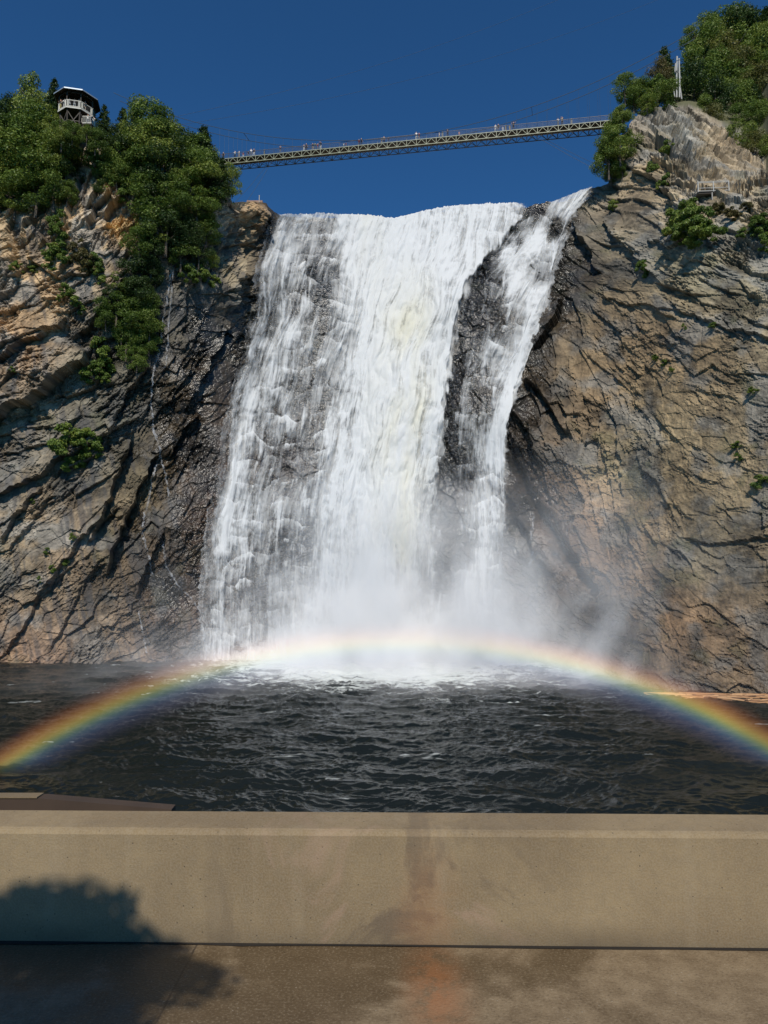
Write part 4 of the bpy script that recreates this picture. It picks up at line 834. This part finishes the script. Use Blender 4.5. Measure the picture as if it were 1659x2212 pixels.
for (u, y, tu, tv, tY) in ((590, 0.1, 530, 440, 127), (566, BW, 505, 440, 124), (1150, .1, 1330, 388, 125), (1183, BW, 1345, 380, 126)):
    b = MB(); p = bpt(u, y, -TH-.06); q = at(tu, tv, tY); b.tube([p, (p+q)/2-Vector((0, 0, .25)), q], .035, 5); o = b.build('guy_cable', CABLE)
    tag(o, {590: 'outer thin guy cable running from the bridge to the left brink', 566: 'inner thin guy cable running from the bridge to the left rock', 1150: 'lower thin guy cable running from the bridge to the right rock', 1183: 'upper thin guy cable running from the bridge to the right rock'}[u], 'cable')
for k, (p, q) in enumerate(((at(350, 258, 150), at(1500, -140, 190)), (at(350, 275, 150), at(1560, -60, 190)))):
    b = MB(); b.tube([p+(q-p)*f-Vector((0, 0, 6*4*f*(1-f))) for f in np.linspace(0, 1, 24)], .030, 5); tag(b.build('overhead_cable', CABLE), ['upper faint overhead cable crossing the blue sky', 'lower faint overhead cable crossing the blue sky'][k], 'cable')
# mast of the bridge on the right knoll
WHITE = plain('white_paint', (.36, .355, .33), .6, 0, .15); GREYW = plain('grey_timber', (.28, .27, .25), .8, 0, .15)
mb = at(1460, 224, 136.5)+Vector((0, -1.2, .7)); mast = empty('suspension_mast', mb); tag(mast, 'slender white twin post mast with a cross arm on the right knoll', 'mast')
sc = 136.5/F*1.06
def mp(u, v, y=0): return Vector(((u-1460)*136.5/F*1.06, y, (224-v)*136.5/F*1.10))
for pts in ([(1456.5, 226), (1458, 190), (1459.5, 160), (1461.5, 134)], [(1462.5, 226), (1464.5, 190), (1465, 160), (1465.5, 139)]):
    b = MB(); P = [mp(*p) for p in pts]
    for p, q in zip(P, P[1:]): b.bar(p, q, .26)
    b.build('post', WHITE, mast)
b = MB(); b.bar(mp(1469.5, 226, .5), mp(1464, 190, .1), .24); b.build('stay_leg', WHITE, mast)
b = MB(); b.bar(mp(1458, 150), mp(1453, 173, -.6), .18); b.build('brace', WHITE, mast)
b = MB(); b.bar(mp(1458, 168, -.3), mp(1473, 176, 1.0), .22); b.bar(mp(1452, 175, -.8), mp(1461, 169, .3), .2); b.build('cross_arm', GREYW, mast)
b = MB(); b.bar(mp(1449, 196), mp(1452.5, 225), .18); o = b.build('marker_pole', [WHITE]); o.location = mb; tag(o, 'short white pole leaning left of the white mast', 'pole')

# ================================================================== VIEWING PAVILION (left clifftop)
KB = at(166, 254, 105.0); kio = empty('viewing_pavilion', KB, R(0)); tag(kio, 'octagonal timber viewing pavilion with pale railings on the left clifftop', 'pavilion')
DKW = plain('dark_timber', (.045, .035, .027), .85, 0, .3); PALEW = plain('pale_railing', (.55, .53, .46), .7, 0, .1); ROOFM = plain('grey_roof', (.30, .36, .42), .45, .3, .1)
def octv(r, k, rot=R(-100), z=0): a = rot+k*math.pi/4; return Vector((r*math.cos(a), r*math.sin(a), z))
RD, RRF = 2.75, 3.45
b = MB(); vs_ = [octv(RD, k, z=-.25) for k in range(8)]+[octv(RD, k, z=0) for k in range(8)]; b.add(vs_, [tuple(range(8))[::-1], tuple(range(8, 16))]+[(k, (k+1) % 8, 8+(k+1) % 8, 8+k) for k in range(8)]); b.build('deck', DKW, kio)
b = MB()
for k in range(8): b.bar(octv(RD+.03, k, z=-.10), octv(RD+.03, k+1, z=-.10), .06, .22)
b.build('deck_fascia', PALEW, kio)
RH = 2.6
b = MB(); vs_ = [octv(RRF, k, z=RH) for k in range(8)]+[Vector((0, 0, RH+1.0))]+[octv(RRF-.02, k, z=RH-.06) for k in range(8)]+[Vector((0, 0, RH+.9))]
b.add(vs_, [(k, (k+1) % 8, 8) for k in range(8)]+[(9+(k+1) % 8, 9+k, 17) for k in range(8)], 0); b.build('roof', DKW, kio)
b = MB()
for k in range(8): b.bar(octv(RRF+.03, k, z=RH-.02), octv(RRF+.03, k+1, z=RH-.02), .05, .18)
b.build('roof_fascia', ROOFM, kio)
for k in range(8): b = MB(); b.bar(octv(RD-.12, k, z=.0), octv(RD-.12, k, z=RH+.1), .18); b.bar(octv(RD-.15, k, z=RH-.7), octv(RD-.9, k, z=RH+.2), .12); b.build('roof_post', DKW, kio)
b = MB()
for k in range(8): b.bar(octv(RD-.1, k, z=RH-.12), octv(RD-.1, k+1, z=RH-.12), .14, .22)
b.build('roof_beam', DKW, kio)
MESHM = plain('rail_mesh', (.05, .05, .05), .6)
for k in (7, 0, 1, 2, 5, 6):
    p, q = octv(RD-.02, k), octv(RD-.02, k+1); b = MB(); d = (q-p)
    b.bar(p+Vector((0, 0, 1.1)), q+Vector((0, 0, 1.1)), .09, .10); b.bar(p+Vector((0, 0, .14)), q+Vector((0, 0, .14)), .06, .09)
    for f in (.0, .05, .10, .16, .84, .9, .95, 1.0): b.bar(p+d*f+Vector((0, 0, .1)), p+d*f+Vector((0, 0, 1.1)), .075)
    for f in np.linspace(.2, .8, 12): b.bar(p+d*f+Vector((0, 0, .14)), p+d*f+Vector((0, 0, 1.1)), .016, mi=1)
    b.build('railing', [PALEW, MESHM], kio)
b = MB()
for k in range(8): b.bar(octv(RD-.35, k, z=-.25), octv(RD-.5, k, z=-3.6), .20)
b.build('support_post', DKW, kio)
b = MB()
for k in range(8): b.bar(octv(RD-.36, k, z=-.5), octv(RD-.46, k+1, z=-3.2), .12); b.bar(octv(RD-.36, k+1, z=-.5), octv(RD-.46, k, z=-3.2), .12); b.bar(octv(RD-.4, k, z=-2.0), octv(RD-.4, k+1, z=-2.0), .12)
b.build('support_bracing', plain('brace_timber', (.09, .075, .06), .8), kio)
# lower landing on the right
lx, lz = 2.0, -2.05; b = MB(); b.box((1.55, -1.6, lz-.2), (3.1, .6, lz)); b.build('landing_deck', DKW, kio)
b = MB(); 
for (p, q) in (((1.55, -1.58), (3.08, -1.58)), ((3.08, -1.58), (3.08, .6))):
    p = Vector((*p, lz)); q = Vector((*q, lz)); d = q-p
    b.bar(p+Vector((0, 0, 1.15)), q+Vector((0, 0, 1.15)), .09, .10); b.bar(p+Vector((0, 0, .05)), q+Vector((0, 0, .05)), .07, .12)
    for f in np.linspace(0, 1, 9): b.bar(p+d*f, p+d*f+Vector((0, 0, 1.15)), .07 if f in (0, .5, 1) else .04)
b.build('landing_railing', PALEW, kio)
b = MB(); b.bar((1.7, -1.4, lz-.2), (1.7, -1.4, -4.5), .16); b.bar((2.95, -1.4, lz-.2), (2.95, -1.4, -4.5), .16); b.build('landing_post', DKW, kio)
b = MB(); b.bar((-1.3, -2.5, -3.55), (.7, -2.5, -4.05), .16); b.bar((-1.3, -2.5, -3.55), (0, -2.5, -3.05), .12); b.bar((0, -2.5, -3.05), (.9, -2.5, -3.9), .12); b.build('base_frame', plain('tan_timber', (.32, .25, .17), .8), kio)

# ================================================================== VIEWING PLATFORM (right cliff)
PB = at(1541, 411, 99.5); plat = empty('viewing_platform', PB, R(-4)); tag(plat, 'small wooden viewing platform with white railing jutting from the right cliff', 'platform')
k_ = 99.5/F*1.06; hw = 32*k_
b = MB(); b.box((-hw, -.05, -.14), (hw, 2.6, .0)); b.build('deck', GREYW, plat)
b = MB(); b.box((-hw, .10, -.42), (hw, .24, -.16)); b.box((-hw, 1.9, -.42), (hw, 2.05, -.16)); b.build('joist', DKW, plat)
for x in (-hw, 0, hw):
    b = MB(); b.box((x-.07, -.13, -.25), (x+.07, .0, 1.38)); b.build('railing_post', WHITE, plat)
b = MB(); 
for z in (1.32, 1.16, .32): b.box((-hw, -.10, z), (hw, -.04, z+.07))
for x in (-hw, hw):
    for z in (1.32, .32): b.box((x-.03, .0, z), (x+.03, 2.4, z+.08))
b.build('rail', WHITE, plat)
for x in (-.15, hw-.2):
    b = MB(); b.bar((x, .15, -.2), (x-.04, .2, -3.2), .17); b.build('leg', GREYW, plat)

# slab with post on the left brink
p = at(552, 437, 127.5); b = MB(); b.box((-1.6, -.3, -.35), (1.35, 2, .22)); b.box((-3.4, 0, -.5), (-1.6, 2, .02)); o = b.build('brink_slab', plain('red_concrete', (.30, .20, .15), .9)); o.location = p; tag(o, 'flat reddish concrete slab on the brink left of the falls', 'slab')
b = MB(); b.box((-.06, -.06, -.3), (.06, .06, 1.1)); b.box((-.09, -.09, 1.0), (.09, .09, 1.12)); o = b.build('marker_post', [WHITE]); o.location = p+Vector((.78, -.45, 0)); tag(o, 'short pale post standing on the reddish slab at the left brink', 'post')

# ================================================================== DRIFTWOOD along the right shore
DRIFT = plain('drift_timber', (.36, .19, .085), .8, 0, .35, 1.5); DRIFT2 = plain('pale_drift_timber', (.50, .30, .15), .8, 0, .3, 1.5); DRIFT3 = plain('dark_drift_timber', (.16, .085, .045), .8, 0, .3, 1.5)
rs = random.Random(4)
for k in range(60):
    f = (k/59)**.8; u = 1430+250*f+rs.uniform(-12, 12); v = 1503+4*f+rs.uniform(0, 1)*(3+20*max(0, f-.1))
    a, bb = ray(u, v); Y = -H/float(bb); L = rs.uniform(2.0, 4.6); an = rs.choice((0, 0, 0, .5, -.5))+rs.uniform(-.25, .15)-.12; b = MB(); r0 = rs.uniform(.06, .11)
    b.tube([(-L/2, 0, 0), (-L/6, rs.uniform(-.1, .1), .02), (L/6, rs.uniform(-.1, .1), .02), (L/2, 0, 0)], [r0, r0*1.1, r0, r0*.6], 7)
    o = b.build('drift_log', (DRIFT, DRIFT2, DRIFT, DRIFT3)[k % 4]); o.location = (float(a)*Y, Y, .16+rs.uniform(0, .15)); o.rotation_euler = (0, rs.uniform(-.05, .05), an)
    tag(o, 'drift log floating in the orange brown strip along the right shore', 'log', 'drift logs by the right shore')

# ================================================================== PEOPLE
def body(pose):
    """one continuous skinned figure, 1.72 m, facing -Y"""
    J = {'pel': (0, 0, .95, .13), 'chest': (0, .0, 1.28, .15), 'neck': (0, 0, 1.47, .06), 'head': (0, -.02, 1.60, .10), 'crown': (0, -.01, 1.70, .075)}
    E_ = [('pel', 'chest'), ('chest', 'neck'), ('neck', 'head'), ('head', 'crown')]
    for s in (-1, 1):
        n = 'L' if s < 0 else 'R'; st = .16*s if pose == 'walk' else 0
        J['hip'+n] = (.10*s, 0, .90, .09); J['kn'+n] = (.11*s, -.03+st*.5, .50, .06); J['an'+n] = (.11*s, .02+st*1.1, .09, .045); J['to'+n] = (.12*s, -.13+st*1.1, .04, .04)
        J['sh'+n] = (.19*s, 0, 1.42, .065)
        if pose == 'lean': J['el'+n] = (.26*s, -.13, 1.20, .045); J['wr'+n] = (.18*s, -.36, 1.14, .035); J['ha'+n] = (.15*s, -.44, 1.14, .03)
        elif pose == 'photo': J['el'+n] = (.28*s, -.22, 1.30, .045); J['wr'+n] = (.10*s, -.32, 1.52, .035); J['ha'+n] = (.07*s, -.33, 1.60, .03)
        elif pose == 'hatup': J['el'+n] = (.40*s, -.02, 1.52, .045); J['wr'+n] = (.20*s, -.02, 1.68, .035); J['ha'+n] = (.12*s, -.02, 1.71, .03)
        else: J['el'+n] = (.27*s, .03, 1.14, .045); J['wr'+n] = (.29*s, -.06, .90, .035); J['ha'+n] = (.29*s, -.08, .81, .03)
        E_ += [('pel', 'hip'+n), ('hip'+n, 'kn'+n), ('kn'+n, 'an'+n), ('an'+n, 'to'+n), ('chest', 'sh'+n), ('sh'+n, 'el'+n), ('el'+n, 'wr'+n), ('wr'+n, 'ha'+n)]
    ks = list(J); me = bpy.data.meshes.new('body'); me.from_pydata([J[k][:3] for k in ks], [(ks.index(a), ks.index(b)) for a, b in E_], [])
    o = bpy.data.objects.new('body', me); COL.objects.link(o); o.modifiers.new('s', 'SKIN')
    for i, k in enumerate(ks): me.skin_vertices[0].data[i].radius = (J[k][3], J[k][3]); me.skin_vertices[0].data[i].use_root = (i == 0)
    sb = o.modifiers.new('d', 'SUBSURF'); sb.levels = sb.render_levels = 1
    dg = bpy.context.evaluated_depsgraph_get(); ne = bpy.data.meshes.new_from_object(o.evaluated_get(dg)); bpy.data.objects.remove(o); ne.name = 'person'
    ne.materials.clear()
    for _ in range(5): ne.materials.append(None)
    for p in ne.polygons:
        x, y, z = p.center; i = 1
        if z < .09: i = 4
        elif z < .93 and not (abs(x) > .2 and z > .7): i = 0
        elif z > 1.47 and abs(x) < .14 and pose != 'hatup' or z > 1.47 and abs(x) < .10: i = 3 if (z > 1.64 or y > .03) else 2
        elif abs(x) > .235 or y < -.15: i = 2
        p.material_index = i; p.use_smooth = True
    return ne
POSES = {k: body(k) for k in ('stand', 'walk', 'lean', 'photo', 'hatup')}
CLO = {'white': (.75, .75, .73), 'dark': (.02, .02, .025), 'red': (.38, .06, .06), 'yellow': (.50, .42, .16), 'beige': (.48, .38, .28), 'grey': (.22, .23, .25), 'pink': (.55, .30, .28), 'green': (.09, .15, .10), 'navy': (.03, .05, .11), 'jeans': (.10, .15, .25)}
CM = {k: plain('cloth_'+k, v, .9, 0, .1) for k, v in CLO.items()}; SKIN = plain('skin', (.45, .27, .19), .6, 0, .05); HAIR = plain('hair', (.035, .024, .018), .7); LHAIR = plain('light_hair', (.4, .34, .26), .7)
def person(p, pose, top, bot, label, rz=0, s=1.0, hair=HAIR, group=None):
    o = bpy.data.objects.new('person', POSES[pose]); COL.objects.link(o); o.location = p; o.rotation_euler = (0, 0, rz); o.scale = (s, s, s)
    for i, m_ in enumerate((CM[bot], CM[top], SKIN, hair, CM['dark'])): o.material_slots[i].link = 'OBJECT'; o.material_slots[i].material = m_
    tag(o, label, 'person', group); return o
ang0 = math.atan2(bd.y, bd.x)
BP = [(482, 'stand', 'dark', 'dark', 1, 'person in black at the very left end of the footbridge'), (507, 'lean', 'white', 'dark', 1, 'first person in white from the left end of the footbridge'), (516, 'lean', 'white', 'beige', .95, 'second person in white from the left end of the footbridge'),
 (525, 'stand', 'red', 'white', .7, 'child in red near the left end of the footbridge'), (536, 'stand', 'dark', 'grey', .8, 'short person in dark clothes left of the broad white shirt on the bridge'), (542, 'lean', 'white', 'grey', 1.06, 'person in white shirt beside the first grey railing panel'), (548, 'walk', 'dark', 'white', 1.04, 'person in dark top and white trousers left of the first railing panel'),
 (605, 'photo', 'navy', 'grey', 1, 'lone person taking a photo right of the first railing panel'), (656, 'lean', 'grey', 'white', .95, 'person in grey top and white trousers left of the bridge centre group'), (661, 'stand', 'dark', 'dark', 1.05, 'tall person in black beside the one in white trousers on the bridge'),
 (675, 'lean', 'dark', 'beige', 1, 'person in black top and beige trousers in the group of four on the bridge'), (680, 'lean', 'green', 'jeans', 1.02, 'person in green in the group of four on the bridge'), (686, 'lean', 'red', 'grey', .9, 'person in red in the group of four on the bridge'), (692, 'photo', 'dark', 'white', 1.06, 'person in black at the right of the group of four on the bridge'),
 (742, 'lean', 'white', 'grey', .62, 'small child in white just right of the group of four'), (747, 'lean', 'red', 'grey', .65, 'small child in red leaning on the railing mid bridge'), (775, 'lean', 'red', 'dark', .9, 'person in red left of the second railing panel'), (780, 'stand', 'dark', 'dark', 1.0, 'person in black left of the second railing panel'),
 (829, 'walk', 'beige', 'dark', .95, 'person in beige beside the second railing panel'), (839, 'stand', 'navy', 'jeans', .8, 'short person in navy right of the second railing panel'), (899, 'lean', 'white', 'white', 1.08, 'tall person all in white at the middle of the bridge'), (905, 'lean', 'red', 'beige', .95, 'person in red top beside the tall one in white at mid bridge'),
 (949, 'lean', 'white', 'beige', .75, 'child in white left of the third railing panel'), (967, 'photo', 'navy', 'dark', 1, 'person in navy right of the third railing panel'), (992, 'stand', 'pink', 'pink', .62, 'small child in pink on the right half of the bridge'), (1071, 'stand', 'white', 'white', 1, 'person in white left of the fourth railing panel'),
 (1077, 'walk', 'dark', 'grey', 1.05, 'person in black beside the one in white left of the fourth panel'), (1087, 'stand', 'white', 'white', .7, 'child in white just left of the fourth railing panel'), (1102, 'stand', 'yellow', 'beige', .7, 'child in yellow just right of the fourth railing panel'), (1110, 'hatup', 'dark', 'dark', 1.1, 'person in black with both arms raised to the head on the bridge'),
 (1207, 'lean', 'white', 'grey', 1.02, 'person in white shirt near the right end of the bridge'), (1216, 'photo', 'beige', 'dark', 1.1, 'person in beige top and black trousers near the right end of the bridge')]
for u, pose, top, bot, s, lab in BP: person(bpt(u, .30, -.035), pose, top, bot, lab, ang0+random.uniform(-.5, .5), s*1.08)
KP = [((-1.75, -1.85), 'lean', 'dark', 'yellow', 'person in dark top and yellow trousers at the left railing of the pavilion', HAIR), ((-1.05, -2.05), 'lean', 'white', 'white', 'person in white at the left corner of the pavilion railing', LHAIR), ((-.25, -2.15), 'lean', 'grey', 'white', 'person with a white top hanging over the front railing of the pavilion', HAIR),
      ((.45, -2.0), 'lean', 'grey', 'white', 'tall person in white trousers leaning on the front pavilion railing', HAIR), ((1.1, -1.9), 'lean', 'dark', 'grey', 'person in a white cap at the front right corner of the pavilion', LHAIR), ((1.85, -1.4), 'lean', 'grey', 'beige', 'person in grey leaning at the right railing of the pavilion', HAIR)]
for (x, y), pose, top, bot, lab, hr in KP: person(KB+Vector((x, y, 0)), pose, top, bot, lab, random.uniform(-.4, .4), 1.0, hr)
for (x, y), top, bot, lab in (((2.3, -1.2), 'white', 'grey', 'person in white on the lower landing left side beside the pavilion'), ((2.75, -1.15), 'navy', 'grey', 'person in navy on the lower landing beside the pavilion'), ((2.95, -.6), 'white', 'white', 'person in white at the right end of the lower landing')): person(KB+Vector((x, y, lz)), 'lean', top, bot, lab, 0, 1.0, LHAIR)
